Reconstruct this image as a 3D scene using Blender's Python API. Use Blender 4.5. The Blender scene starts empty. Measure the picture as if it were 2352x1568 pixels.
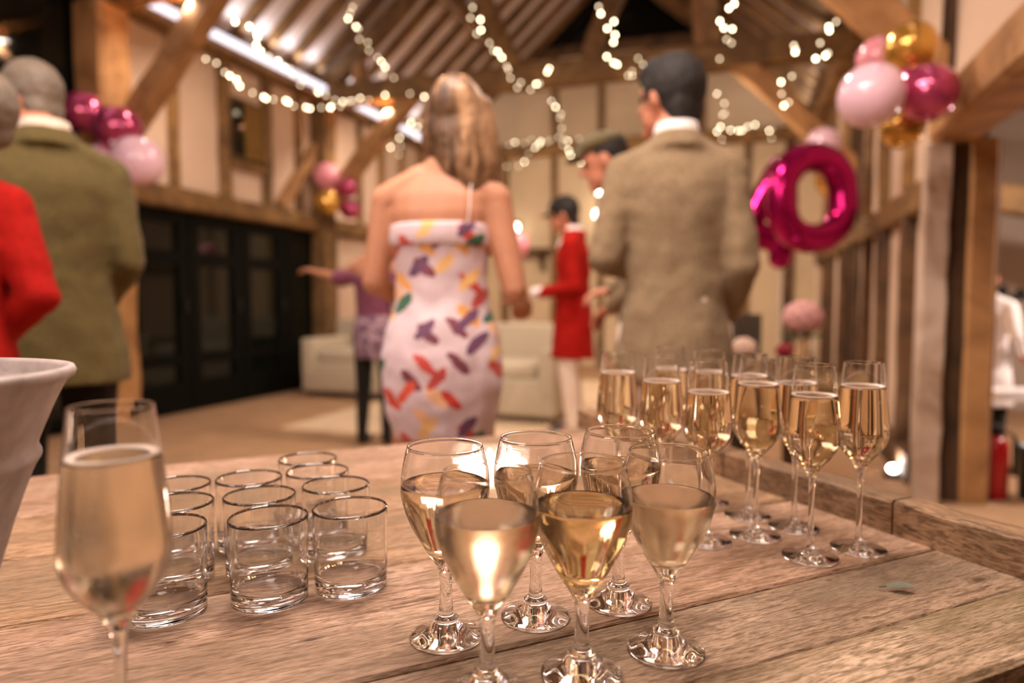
import bpy, bmesh, math, random
from mathutils import Vector, Matrix, Quaternion, noise as mnoise

random.seed(7)
SC = bpy.context.scene
COL = SC.collection
# ------------------------------------------------------------------ camera
FPX, PITCH, CAMZ = 1568.0, 0.0594, 1.03
TT = CAMZ - 0.2988                       # table top height
cd = bpy.data.cameras.new('camera'); cam = bpy.data.objects.new('camera', cd); COL.objects.link(cam)
cd.sensor_width = 36.0; cd.lens = 36.0 * FPX / 2352.0
cam.location = (0, 0, CAMZ); cam.rotation_euler = (math.pi / 2 - PITCH, 0.0, 0)
cd.clip_start = 0.02; cd.clip_end = 200
cd.dof.use_dof = True; cd.dof.focus_distance = 0.635; cd.dof.aperture_fstop = 2.4
SC.camera = cam
# ------------------------------------------------------------------ world, exposure, lights
W = bpy.data.worlds.new('night'); SC.world = W; W.use_nodes = True
W.node_tree.nodes['Background'].inputs[0].default_value = (0.10, 0.13, 0.2, 1)
W.node_tree.nodes['Background'].inputs[1].default_value = 0.01
SC.view_settings.view_transform = 'Standard'; SC.view_settings.look = 'None'
SC.view_settings.gamma = 1.0; SC.view_settings.use_curve_mapping = False
SC.view_settings.exposure = 0.35
try:
    SC.cycles.max_bounces = 18; SC.cycles.transmission_bounces = 16; SC.cycles.transparent_max_bounces = 16
    SC.cycles.diffuse_bounces = 3; SC.cycles.glossy_bounces = 6; SC.cycles.use_adaptive_sampling = True; SC.cycles.adaptive_threshold = 0.08; SC.cycles.adaptive_min_samples = 20
    SC.cycles.sample_clamp_indirect = 10.0; SC.cycles.blur_glossy = 0.5; SC.cycles.caustics_refractive = True; SC.cycles.caustics_reflective = True
    SC.cycles.use_denoising = True
except Exception:
    pass
# barn frame: s to the right across the hall, t along the hall, z up
BA = math.radians(19.1); CB, SB = math.cos(BA), math.sin(BA)
def B(s, t, z=0.0): return Vector((s * CB + t * SB, t * CB - s * SB, z))
def ray(u, v):
    x = (u - 1176) / FPX; z = -(v - 784) / FPX; c, s = math.cos(PITCH), math.sin(PITCH)
    return Vector((x, c + z * s, -s + z * c))
def on_y(u, v, y):                        # where a picture point meets the plane at distance y
    r = ray(u, v); k = y / r.y; return Vector((0, 0, CAMZ)) + r * k
def on_z(u, v, z):
    r = ray(u, v); k = (z - CAMZ) / r.z; return Vector((0, 0, CAMZ)) + r * k
def on_t(u, v, t):
    r = ray(u, v); k = t / (r.x * SB + r.y * CB); return Vector((0, 0, CAMZ)) + r * k
def lamp(name, loc, power, size, color, target=None, shape='DISK', size_y=None, spread=math.pi):
    l = bpy.data.lights.new(name, 'AREA'); l.energy = power; l.color = color; l.shape = shape; l.size = size
    if size_y: l.size_y = size_y
    l.spread = spread
    o = bpy.data.objects.new(name, l); COL.objects.link(o); o.location = loc
    d = (Vector(target) - Vector(loc)) if target is not None else Vector((0, 0, -1))
    o.rotation_euler = d.to_track_quat('-Z', 'Y').to_euler()
    return o
WARM = (1.0, 0.78, 0.63); SOFT = (1.0, 0.82, 0.72); COOL = (0.90, 0.88, 1.0)
TIE_T = (1.2, 4.1, 7.0)
lamp('table_soft_fill', B(-0.7, 1.25, 3.15), 78, 1.5, SOFT, B(-0.7, 1.2, 0), 'RECTANGLE', 0.8)   # unseen soft fill added over the drinks table to brighten the glasses
for s in (-3.6, -1.9, 0.5):               # spot lamps on the tie beams
    lamp('spot_lamp', B(s, 1.2, 3.22), 9, 0.12, SOFT, B(s * 0.8, 1.5, 0))
for s in (-3.9, -2.2, -0.6):
    lamp('spot_lamp', B(s, 4.1, 3.20), 34, 0.2, WARM, B(s * 0.9, 5.0, 0))
    lamp('spot_lamp', B(s, 7.0, 3.20), 44, 0.2, WARM, B(s * 0.9, 8.6, 0.6))
lamp('room_fill', B(-1.8, -1.6, 3.0), 62, 1.4, SOFT, B(-1.6, 3.0, 1.2), 'RECTANGLE', 1.0)     # added fill light behind the camera, no fixture there
lamp('aisle_fill', B(2.6, 4.6, 2.0), 55, 0.3, SOFT, B(2.3, 5.2, 0))  # unseen light added to brighten the side aisle
lamp('aisle_up_fill', B(2.4, 5.2, 1.3), 22, 0.3, SOFT, B(2.6, 5.0, 3))  # second added light, lifts the aisle ceiling; no fixture modelled
for s, dx in ((-4.66, 1), (0.66, -1)):    # light battens along the wall plates, shining up to the roof; lengths overhead and behind camera added as fill
    for t0, t1 in ((-2.6, 1.0), (1.4, 3.9), (4.5, 6.85), (7.2, 10.3)):
        o = lamp('plate_batten', B(s, (t0 + t1) / 2, 3.64), (2.2 if t0 > 4 else 6.0) * (t1 - t0), 0.06, COOL, B(s + dx * 1.0, (t0 + t1) / 2, 5.2), 'RECTANGLE', 1)
        o.data.size = 0.05; o.data.size_y = t1 - t0
        z = (B(s, 5, 3.64) - B(s + dx, 5, 5.2)).normalized(); yv = Vector((SB, CB, 0)); x = yv.cross(z).normalized()
        o.rotation_euler = Matrix((x, yv, z)).transposed().to_euler()

# ------------------------------------------------------------------ materials
MATS = {}
def rgb(r, g, b):
    f = lambda c: c / 12.92 if c <= 0.04045 else ((c + 0.055) / 1.055) ** 2.4
    return (f(r), f(g), f(b), 1.0)
def hexc(h): return rgb(*[int(h[i:i + 2], 16) / 255 for i in (0, 2, 4)])
class NT:
    def __init__(self, name):
        self.m = bpy.data.materials.new(name); self.m.use_nodes = True; self.t = self.m.node_tree
        self.b = self.t.nodes['Principled BSDF']; MATS[name] = self.m
    def n(self, typ, **kw):
        nd = self.t.nodes.new(typ)
        for k, v in kw.items():
            if k.startswith('i_'): nd.inputs[k[2:].replace('_', ' ')].default_value = v
            else: setattr(nd, k, v)
        return nd
    def l(self, a, b): self.t.links.new(a, b)
    def ramp(self, src, stops, interp='LINEAR'):
        r = self.n('ShaderNodeValToRGB'); r.color_ramp.interpolation = interp
        e = r.color_ramp.elements
        while len(e) < len(stops): e.new(0.5)
        for el, (p, c) in zip(e, stops): el.position = p; el.color = c if len(c) == 4 else (*c, 1)
        self.l(src, r.inputs['Fac']); return r.outputs['Color']
    def mix(self, fac, a, b, mode='MIX'):
        m = self.n('ShaderNodeMix', data_type='RGBA', blend_type=mode)
        for s, v in ((m.inputs[0], fac), (m.inputs[6], a), (m.inputs[7], b)):
            if hasattr(v, 'is_linked') or hasattr(v, 'links'): self.l(v, s)
            else: s.default_value = v
        return m.outputs[2]
    def bump(self, h, strength, dist=0.002):
        b = self.n('ShaderNodeBump'); b.inputs['Strength'].default_value = strength; b.inputs['Distance'].default_value = dist
        self.l(h, b.inputs['Height']); self.l(b.outputs[0], self.b.inputs['Normal'])
def plain(name, col, rough=0.6, metal=0.0, var=0.0, scale=8.0, bump=0.0, **kw):
    t = NT(name); t.b.inputs['Roughness'].default_value = rough; t.b.inputs['Metallic'].default_value = metal
    t.b.inputs['Base Color'].default_value = col
    if var or bump:
        tc = t.n('ShaderNodeTexCoord'); nz = t.n('ShaderNodeTexNoise'); nz.inputs['Scale'].default_value = scale
        nz.inputs['Detail'].default_value = 6; t.l(tc.outputs['Object'], nz.inputs['Vector'])
        if var:
            d = tuple(c * (1 - var) for c in col[:3]); u = tuple(min(1, c * (1 + var)) for c in col[:3])
            t.l(t.ramp(nz.outputs['Fac'], [(0.3, d), (0.7, u)]), t.b.inputs['Base Color'])
        if bump: t.bump(nz.outputs['Fac'], bump)
    for k, v in kw.items(): t.b.inputs[k.replace('_', ' ')].default_value = v
    return t.m
def emis(name, col, strength, sample=False):
    t = NT(name); t.b.inputs['Base Color'].default_value = (0.8, 0.8, 0.8, 1)
    t.b.inputs['Emission Color'].default_value = col; t.b.inputs['Emission Strength'].default_value = strength
    if not sample:
        try: t.m.cycles.emission_sampling = 'NONE'
        except Exception: pass
    return t.m
def glass(name, col=(1, 1, 1, 1), ior=1.5, rough=0.0):
    t = NT(name); t.b.inputs['Base Color'].default_value = col; t.b.inputs['Transmission Weight'].default_value = 1
    t.b.inputs['IOR'].default_value = ior; t.b.inputs['Roughness'].default_value = rough
    return t.m
def timber(name, c1, c2, rough=0.75):
    t = NT(name); t.b.inputs['Roughness'].default_value = rough
    tc = t.n('ShaderNodeTexCoord'); oi = t.n('ShaderNodeObjectInfo')
    ad = t.n('ShaderNodeVectorMath', operation='ADD'); t.l(tc.outputs['Object'], ad.inputs[0]); t.l(oi.outputs['Random'], ad.inputs[1])
    nz = t.n('ShaderNodeTexNoise'); nz.inputs['Scale'].default_value = 3.2; nz.inputs['Detail'].default_value = 8; nz.inputs['Distortion'].default_value = 1.2
    t.l(ad.outputs[0], nz.inputs['Vector'])
    c = t.ramp(nz.outputs['Fac'], [(0.32, c1), (0.68, c2)])
    hv = t.n('ShaderNodeHueSaturation'); t.l(c, hv.inputs['Color'])
    mp = t.n('ShaderNodeMapRange'); mp.inputs['To Min'].default_value = 0.8; mp.inputs['To Max'].default_value = 1.2
    t.l(oi.outputs['Random'], mp.inputs['Value']); t.l(mp.outputs[0], hv.inputs['Value'])
    t.l(hv.outputs[0], t.b.inputs['Base Color']); t.bump(nz.outputs['Fac'], 0.6, 0.01)
    return t.m
M = {}
M['oak'] = timber('oak_timber', hexc('5f4326'), hexc('94703f'))
M['oak_light'] = timber('pale_oak_timber', hexc('8a6238'), hexc('b98a58'))
M['oak_dark'] = timber('dark_oak_timber', hexc('3b2815'), hexc('66482a'))
M['pale_bark'] = timber('pale_stripped_timber', hexc('a98d74'), hexc('e2cbb6'))
M['plaster'] = plain('cream_plaster', hexc('d6bba2'), 0.9, var=0.07, scale=2.0, bump=0.15)
M['plaster_end'] = plain('ochre_plaster', hexc('cfb895'), 0.9, var=0.07, scale=2.0, bump=0.15)
M['roof_white'] = plain('roof_lining', hexc('e6d9cf'), 0.9, var=0.05, scale=3.0)
M['carpet'] = plain('tan_floor', hexc('a98562'), 0.95, var=0.12, scale=5, bump=0.2)
M['pale_floor'] = plain('pale_dance_floor', hexc('d6bd9c'), 0.8, var=0.08, scale=4)
M['grey_floor'] = plain('grey_brown_floor', hexc('a98f7c'), 0.9, var=0.1, scale=6)
M['door_black'] = plain('black_door_frame', (0.0025, 0.003, 0.002, 1), 0.6, Specular_IOR_Level=0.12)
M['night_glass'] = plain('dark_window_glass', (0.004, 0.006, 0.004, 1), 0.06, IOR=1.5)
M['black'] = plain('matt_black', hexc('16130f'), 0.7)
M['batten'] = emis('batten_glow', (0.88, 0.86, 1.0, 1), 1.15)
M['glass'] = glass('clear_glass', (0.99, 0.99, 0.985, 1), 1.5)
M['wine'] = glass('white_wine', (0.98, 0.86, 0.66, 1), 1.34)
M['wine_gold'] = glass('golden_wine', (0.97, 0.79, 0.46, 1), 1.34)
M['wine_misty'] = glass('chilled_misty_wine', (0.99, 0.88, 0.70, 1), 1.34, 0.22)
M['fizz'] = glass('sparkling_wine', (0.98, 0.85, 0.64, 1), 1.34)
M['fizz_misty'] = glass('misty_sparkling_wine', (0.99, 0.90, 0.74, 1), 1.34, 0.2)
M['foam'] = plain('pale_foam', hexc('f0dccb'), 0.6)
M['zinc'] = plain('whitewashed_zinc', hexc('b3a6a2'), 0.6, 0.2, var=0.2, scale=55, bump=0.5)
M['cable'] = plain('dark_cable', hexc('4a3a22'), 0.7)
M['bulb'] = emis('warm_bulb', (1.0, 0.83, 0.54, 1), 19.0)
M['bulb_dim'] = emis('dim_warm_bulb', (1.0, 0.78, 0.50, 1), 5.0)
M['lamp_white'] = emis('floor_lamp_glow', (1.0, 0.96, 0.92, 1), 30.0)
M['lamp_warm'] = emis('wall_lamp_glow', (1.0, 0.9, 0.76, 1), 10.0)

# ------------------------------------------------------------------ mesh helpers
def mesh(name, verts, faces, smooth=False):
    me = bpy.data.meshes.new(name); me.from_pydata([tuple(v) for v in verts], [], faces); me.update()
    if smooth: me.polygons.foreach_set('use_smooth', [True] * len(me.polygons))
    return me
ORG = {}                                   # object -> world position of its origin
def tag(o, label=None, cat=None, group=None, kind=None):
    if label: o['label'] = label
    if cat: o['category'] = cat
    if group: o['group'] = group
    if kind: o['kind'] = kind
    return o
def place(name, me, loc, mat=None, parent=None):
    o = bpy.data.objects.new(name, me); COL.objects.link(o)
    if me is not None and mat is not None and not me.materials: me.materials.append(mat)
    loc = Vector(loc); ORG[o] = loc; o.parent = parent
    o.location = loc - (ORG[parent] if parent else Vector())
    return o
def thing(name, loc, label, cat, group=None): return tag(place(name, None, loc), label, cat, group)
def obj(name, vf, mat, parent=None, smooth=False):
    """vf = (verts in world metres, faces)"""
    vs, fs = vf; vs = [Vector(v) for v in vs]
    lo = Vector((min(v.x for v in vs), min(v.y for v in vs), min(v.z for v in vs)))
    hi = Vector((max(v.x for v in vs), max(v.y for v in vs), max(v.z for v in vs)))
    c = Vector(((lo.x + hi.x) / 2, (lo.y + hi.y) / 2, lo.z))
    return place(name, mesh(name, [v - c for v in vs], fs, smooth), c, mat, parent)
def join(*vfs):
    V, F = [], []
    for vs, fs in vfs:
        k = len(V); V += list(vs); F += [tuple(i + k for i in f) for f in fs]
    return V, F
BOXF = [(0, 3, 2, 1), (4, 5, 6, 7), (0, 1, 5, 4), (1, 2, 6, 5), (2, 3, 7, 6), (3, 0, 4, 7)]
def hexa(p): return [Vector(q) for q in p], list(BOXF)
def bbox(s0, s1, t0, t1, z0, z1):          # a box in the barn frame
    return hexa([B(s0, t0, z0), B(s1, t0, z0), B(s1, t1, z0), B(s0, t1, z0), B(s0, t0, z1), B(s1, t0, z1), B(s1, t1, z1), B(s0, t1, z1)])
def wbox(x0, x1, y0, y1, z0, z1):
    return hexa([(x0, y0, z0), (x1, y0, z0), (x1, y1, z0), (x0, y1, z0), (x0, y0, z1), (x1, y0, z1), (x1, y1, z1), (x0, y1, z1)])
def beam(a, b, w, h, up=Vector((0, 0, 1)), rough=0.012, segs=6):
    """a hewn timber from a to b: chamfered section, slightly uneven along its length"""
    a, b = Vector(a), Vector(b); d = (b - a).normalized()
    if abs(d.dot(up)) > 0.95: up = Vector((SB, CB, 0))
    x = d.cross(up).normalized(); y = x.cross(d).normalized()
    c = min(w, h) * 0.12
    sec = [(-w / 2 + c, -h / 2), (w / 2 - c, -h / 2), (w / 2, -h / 2 + c), (w / 2, h / 2 - c), (w / 2 - c, h / 2), (-w / 2 + c, h / 2), (-w / 2, h / 2 - c), (-w / 2, -h / 2 + c)]
    V, F = [], []
    for i in range(segs + 1):
        p = a.lerp(b, i / segs); ox, oy = random.uniform(-rough, rough), random.uniform(-rough, rough); k = 1 + random.uniform(-rough, rough) * 4
        for (u, v) in sec: V.append(p + x * (u * k + ox) + y * (v * k + oy))
    for i in range(segs):
        for j in range(8): F.append((i * 8 + j, i * 8 + (j + 1) % 8, (i + 1) * 8 + (j + 1) % 8, (i + 1) * 8 + j))
    F.append(tuple(range(7, -1, -1))); F.append(tuple(segs * 8 + j for j in range(8)))
    return V, F
def lathe(prof, n=40, c=(0, 0, 0)):
    V, F = [], []; c = Vector(c); idx = []
    for r, z in prof:
        if r < 1e-6: idx.append([len(V)]); V.append(c + Vector((0, 0, z)))
        else:
            idx.append(list(range(len(V), len(V) + n)))
            V += [c + Vector((r * math.cos(2 * math.pi * k / n), r * math.sin(2 * math.pi * k / n), z)) for k in range(n)]
    for a, b in zip(idx, idx[1:]):
        for k in range(n):
            k2 = (k + 1) % n
            if len(a) == 1 and len(b) == 1: continue
            if len(a) == 1: F.append((a[0], b[k2], b[k]))
            elif len(b) == 1: F.append((a[k], a[k2], b[0]))
            else: F.append((a[k], a[k2], b[k2], b[k]))
    return V, F
def smooth_prof(p, sub=4):                 # Catmull-Rom through a profile
    out = []
    for i in range(len(p) - 1):
        p0, p1, p2, p3 = p[max(i - 1, 0)], p[i], p[i + 1], p[min(i + 2, len(p) - 1)]
        for k in range(sub):
            t = k / sub
            out.append(tuple(0.5 * (2 * p1[j] + (p2[j] - p0[j]) * t + (2 * p0[j] - 5 * p1[j] + 4 * p2[j] - p3[j]) * t * t + (3 * p1[j] - p0[j] - 3 * p2[j] + p3[j]) * t ** 3) for j in (0, 1)))
    out.append(p[-1]); return [(max(r, 0), z) for r, z in out]
def ellipsoid(c, r, axes=None, n=12, m=8):
    c = Vector(c); ax = axes or (Vector((1, 0, 0)), Vector((0, 1, 0)), Vector((0, 0, 1))); V, F = [], []
    if isinstance(r, (int, float)): r = (r, r, r)
    V.append(c - ax[2] * r[2])
    for i in range(1, m):
        th = math.pi * i / m - math.pi / 2
        for k in range(n):
            ph = 2 * math.pi * k / n
            V.append(c + ax[0] * (r[0] * math.cos(th) * math.cos(ph)) + ax[1] * (r[1] * math.cos(th) * math.sin(ph)) + ax[2] * (r[2] * math.sin(th)))
    V.append(c + ax[2] * r[2]); L = len(V) - 1
    for k in range(n):
        F.append((0, 1 + (k + 1) % n, 1 + k)); F.append((L, L - n + k, L - n + (k + 1) % n))
    for i in range(m - 2):
        for k in range(n):
            a = 1 + i * n; F.append((a + k, a + (k + 1) % n, a + n + (k + 1) % n, a + n + k))
    return V, F
def tube(pts, rad, n=8, cap=True, closed=False):
    pts = [Vector(p) for p in pts]; L = len(pts); V, F = [], []
    rad = rad if isinstance(rad, (list, tuple)) else [rad] * L
    prev = None
    for i, p in enumerate(pts):
        if closed: d = (pts[(i + 1) % L] - pts[i - 1])
        else: d = pts[min(i + 1, L - 1)] - pts[max(i - 1, 0)]
        d = d.normalized() if d.length > 1e-9 else Vector((0, 0, 1))
        if prev is None:
            x = d.orthogonal().normalized()
        else:
            x = (prev - d * prev.dot(d)); x = x.normalized() if x.length > 1e-6 else d.orthogonal().normalized()
        prev = x; y = d.cross(x)
        V += [p + x * (rad[i] * math.cos(2 * math.pi * k / n)) + y * (rad[i] * math.sin(2 * math.pi * k / n)) for k in range(n)]
    for i in range(L if closed else L - 1):
        a, b = i * n, ((i + 1) % L) * n
        for k in range(n): F.append((a + k, a + (k + 1) % n, b + (k + 1) % n, b + k))
    if cap and not closed: F.append(tuple(range(n - 1, -1, -1))); F.append(tuple((L - 1) * n + k for k in range(n)))
    return V, F
def capsule(a, b, ra, rb, n=10):
    a, b = Vector(a), Vector(b); d = b - a; ln = d.length
    if ln < 1e-6: return ellipsoid(a, ra, n=n)
    d /= ln; pts, rr = [], []
    for k in range(5): th = math.pi / 2 * (1 - k / 4); pts.append(a - d * (ra * math.sin(th))); rr.append(max(ra * math.cos(th), 1e-4))
    for k in range(5): th = math.pi / 2 * k / 4; pts.append(b + d * (rb * math.sin(th))); rr.append(max(rb * math.cos(th), 1e-4))
    return tube(pts, rr, n)
def rings(rs, n=16, cap=True):             # loft of (centre, axis x, axis y) rings
    V, F = [], []
    for c, ax, ay in rs:
        V += [Vector(c) + Vector(ax) * math.cos(2 * math.pi * k / n) + Vector(ay) * math.sin(2 * math.pi * k / n) for k in range(n)]
    for i in range(len(rs) - 1):
        for k in range(n): F.append((i * n + k, i * n + (k + 1) % n, (i + 1) * n + (k + 1) % n, (i + 1) * n + k))
    if cap: F.append(tuple(range(n - 1, -1, -1))); F.append(tuple((len(rs) - 1) * n + k for k in range(n)))
    return V, F
def fused(name, vfs, mat, parent, voxel=0.01, it=6, fold=0.0, fscale=0.12):
    """closed shapes melted into one continuous smooth surface"""
    V, F = join(*vfs); o = obj(name, (V, F), mat, parent)
    md = o.modifiers.new('r', 'REMESH'); md.mode = 'VOXEL'; md.voxel_size = voxel; md.use_smooth_shade = True
    if it: sm = o.modifiers.new('s', 'SMOOTH'); sm.iterations = it; sm.factor = 0.5
    if fold:
        tx = bpy.data.textures.new(name, 'CLOUDS'); tx.noise_scale = fscale; tx.noise_depth = 1
        dm = o.modifiers.new('d', 'DISPLACE'); dm.texture = tx; dm.strength = fold; dm.mid_level = 0.5; dm.texture_coords = 'GLOBAL'
    bpy.context.view_layer.update()
    dg = bpy.context.evaluated_depsgraph_get(); me = bpy.data.meshes.new_from_object(o.evaluated_get(dg))
    o.modifiers.clear(); old = o.data; o.data = me; bpy.data.meshes.remove(old)
    if not me.materials: me.materials.append(mat)
    me.polygons.foreach_set('use_smooth', [True] * len(me.polygons))
    return o
def struct(name, vf, mat, parent=None):
    o = obj(name, vf, mat, parent)
    if parent is None: o['kind'] = 'structure'
    return o

# ================================================================== THE BARN
SL, SR, TEND, TBACK = -4.9, 0.95, 10.6, -3.0
RID_S, RID_Z, EAVE = -2.0, 6.1, 3.58
def roof_z(s): return EAVE + (RID_Z - EAVE) * ((s - SL) / (RID_S - SL) if s < RID_S else (SR - s) / (SR - RID_S))
floor = struct('floor', bbox(SL - 0.3, 5.2, TBACK - 0.3, TEND + 0.3, -0.12, 0), M['carpet'])
df = obj('dance_floor', bbox(-3.55, -0.35, 4.55, 8.6, 0.0, 0.012), M['pale_floor'])
tag(df, 'pale square dance floor laid on the tan floor before the black doors', 'dance floor')
# --- left wall: plaster above the rail, black glazed doors below
wl = struct('wall_left', join(bbox(SL - 0.14, SL, 4.1, TEND, 2.0, 3.62), bbox(SL - 0.14, SL, 7.45, TEND, 0, 2.02), bbox(SL - 0.14, SL, TBACK, 2.0, 0, 3.62)), M['plaster'])
obj('rail', beam(B(SL + 0.05, 4.0, 1.94), B(SL + 0.05, TEND, 1.94), 0.2, 0.19), M['oak'], wl)
obj('wall_plate', beam(B(SL + 0.1, TBACK, 3.46), B(SL + 0.1, TEND, 3.46), 0.2, 0.2), M['oak'], wl)
for t, w in ((4.86, 0.06), (5.47, 0.13), (6.1, 0.11), (6.66, 0.045), (7.95, 0.05), (8.5, 0.11), (9.1, 0.06), (9.7, 0.11)):
    obj('stud', beam(B(SL + 0.02, t, 2.02), B(SL + 0.02, t, 3.38), w, 0.1, rough=0.006), M['oak'], wl)
obj('wall_brace', beam(B(SL + 0.03, 6.3, 2.05), B(SL + 0.03, 7.18, 3.1), 0.12, 0.14), M['oak_light'], wl)
for t0, t1 in ((-2.6, 1.0), (1.4, 3.9), (4.45, 6.9), (7.1, 10.3)):  # first two lengths are out of view, added to brighten the near roof
    obj('light_batten', beam(B(SL + 0.225, t0, 3.47), B(SL + 0.225, t1, 3.47), 0.04, 0.07, rough=0), M['batten'], wl)
# shuttered window high in the left wall
w1 = struct('window_1', bbox(SL - 0.10, SL + 0.03, 5.56, 6.04, 2.42, 3.06), M['oak_dark'])
obj('dark_opening', bbox(SL + 0.03, SL + 0.036, 5.60, 5.76, 2.5, 3.0), M['night_glass'], w1)
for k in range(3):
    obj('shutter_plank', bbox(SL + 0.03, SL + 0.055, 5.77 + k * 0.085, 5.85 + k * 0.085, 2.47, 3.03), plain('shutter_wood_%d' % k, hexc('7a5a22'), 0.7, var=0.2, scale=14), w1)
obj('sill', bbox(SL, SL + 0.07, 5.54, 6.06, 2.36, 2.42), M['oak'], w1)
# tall dark glazing before the big post
w2 = struct('window_2', bbox(SL - 0.08, SL - 0.05, 2.0, 4.0, 0.1, 3.4), M['night_glass'])
for t in (2.03, 2.68, 3.33, 3.97): obj('mullion', bbox(SL - 0.09, SL - 0.01, t - 0.03, t + 0.03, 0, 3.45), M['door_black'], w2)
for z in (0.1, 2.0, 3.4): obj('transom', bbox(SL - 0.09, SL - 0.01, 2.0, 4.0, z - 0.03, z + 0.03), M['door_black'], w2)
# black glazed folding doors, four leaves
for k in range(4):
    t0 = 4.32 + k * 0.70; t1 = t0 + 0.685
    d = struct('door_%d' % (k + 1), join(bbox(SL - 0.06, SL + 0.01, t0, t0 + 0.12, 0.02, 1.85), bbox(SL - 0.06, SL + 0.01, t1 - 0.12, t1, 0.02, 1.85),
        bbox(SL - 0.06, SL + 0.01, t0 + 0.12, t1 - 0.12, 0.02, 0.28), bbox(SL - 0.06, SL + 0.01, t0 + 0.12, t1 - 0.12, 1.73, 1.85)), M['door_black'])
    obj('rail', bbox(SL - 0.05, SL + 0.005, t0 + 0.12, t1 - 0.12, 1.36, 1.48), M['door_black'], d)
    obj('rail', bbox(SL - 0.05, SL + 0.005, t0 + 0.12, t1 - 0.12, 0.44, 0.54), M['door_black'], d)
    for z0, z1 in ((0.28, 0.44), (0.54, 1.36), (1.48, 1.73)):
        obj('pane', bbox(SL - 0.035, SL - 0.025, t0 + 0.12, t1 - 0.12, z0, z1), M['night_glass'], d)
    obj('handle', bbox(SL + 0.01, SL + 0.05, t1 - 0.075, t1 - 0.055, 0.92, 1.06), M['black'], d)
# --- end wall with studs, rails and the dark gable window
we = struct('wall_end', join(bbox(SL, SR + 0.2, TEND, TEND + 0.14, 0, 3.6),
    hexa([B(SL, TEND, 3.6), B(SR, TEND, 3.6), B(SR, TEND + 0.14, 3.6), B(SL, TEND + 0.14, 3.6), B(-3.45, TEND, 4.85), B(-0.5, TEND, 4.85), B(-0.5, TEND + 0.14, 4.85), B(-3.45, TEND + 0.14, 4.85)])), M['plaster_end'])
obj('tie_beam', beam(B(SL, TEND - 0.03, 3.44), B(SR, TEND - 0.03, 3.40), 0.2, 0.2), M['oak'], we)
obj('collar', beam(B(-3.7, TEND - 0.03, 4.92), B(-0.25, TEND - 0.03, 4.86), 0.16, 0.15), M['oak_dark'], we)
for s, w in ((-4.4, 0.1), (-3.78, 0.12), (-2.95, 0.1), (-2.2, 0.1), (-1.45, 0.1), (-0.7, 0.1), (-0.05, 0.1)):
    if -3.6 < s < -0.4: obj('stud', beam(B(s, TEND - 0.02, 3.5), B(s, TEND - 0.02, 4.85), w, 0.08, rough=0.005), M['oak'], we)
    obj('stud', beam(B(s, TEND - 0.02, 0), B(s, TEND - 0.02, 3.36), w, 0.08, rough=0.005), M['oak'], we)
obj('stud', beam(B(0.53, TEND - 0.02, 0), B(0.53, TEND - 0.02, 3.36), 0.14, 0.08), M['oak_dark'], we)
w3 = struct('window_3', ([B(-3.4, TEND + 0.03, 4.9), B(-0.55, TEND + 0.03, 4.9), B(RID_S, TEND + 0.03, 6.1), B(-3.4, TEND + 0.06, 4.9), B(-0.55, TEND + 0.06, 4.9), B(RID_S, TEND + 0.06, 6.1)],
    [(0, 1, 2), (3, 5, 4), (0, 3, 4, 1), (1, 4, 5, 2), (2, 5, 3, 0)]), M['night_glass'])
obj('mullion', beam(B(-2.35, TEND, 4.95), B(-2.35, TEND, 5.85), 0.05, 0.05, rough=0), M['door_black'], w3)
# --- right wall: plaster and studs beyond the big post, open arcade before it
wr = struct('wall_right', join(bbox(SR, SR + 0.14, 4.25, TEND, 0, 3.62), bbox(SR, SR + 0.14, TBACK, 4.25, 2.02, 3.62)), M['plaster'])
obj('header', beam(B(SR, TBACK, 1.92), B(SR, 4.0, 1.92), 0.22, 0.21), M['oak_light'], wr)
obj('wall_plate', beam(B(SR - 0.08, TBACK, 3.46), B(SR - 0.08, TEND, 3.46), 0.2, 0.2), M['oak'], wr)
obj('mid_rail', beam(B(SR - 0.02, 4.2, 1.62), B(SR - 0.02, TEND, 1.64), 0.12, 0.17), M['oak'], wr)
for t, w in ((4.75, 0.12), (5.55, 0.13), (6.3, 0.1), (7.1, 0.17), (7.9, 0.1), (8.9, 0.12), (9.7, 0.1)):
    obj('stud', beam(B(SR - 0.02, t, 0), B(SR - 0.02, t, 1.55), w, 0.08, rough=0.006), M['oak_dark'], wr)
    obj('stud', beam(B(SR - 0.02, t + 0.1, 1.72), B(SR - 0.02, t + 0.1, 3.38), w * 0.8, 0.08, rough=0.006), M['oak'], wr)
for t in (2.6, 1.4): obj('stud', beam(B(SR - 0.02, t, 2.03), B(SR - 0.02, t, 3.38), 0.12, 0.08, rough=0.006), M['oak'], wr)
struct('baseboard_right', bbox(SR - 0.1, SR, 4.3, TEND, 0, 0.16), M['oak_dark'])
struct('wall_back', bbox(SL, 5.0, TBACK - 0.14, TBACK, 0, 6.0), M['plaster'])
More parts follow.
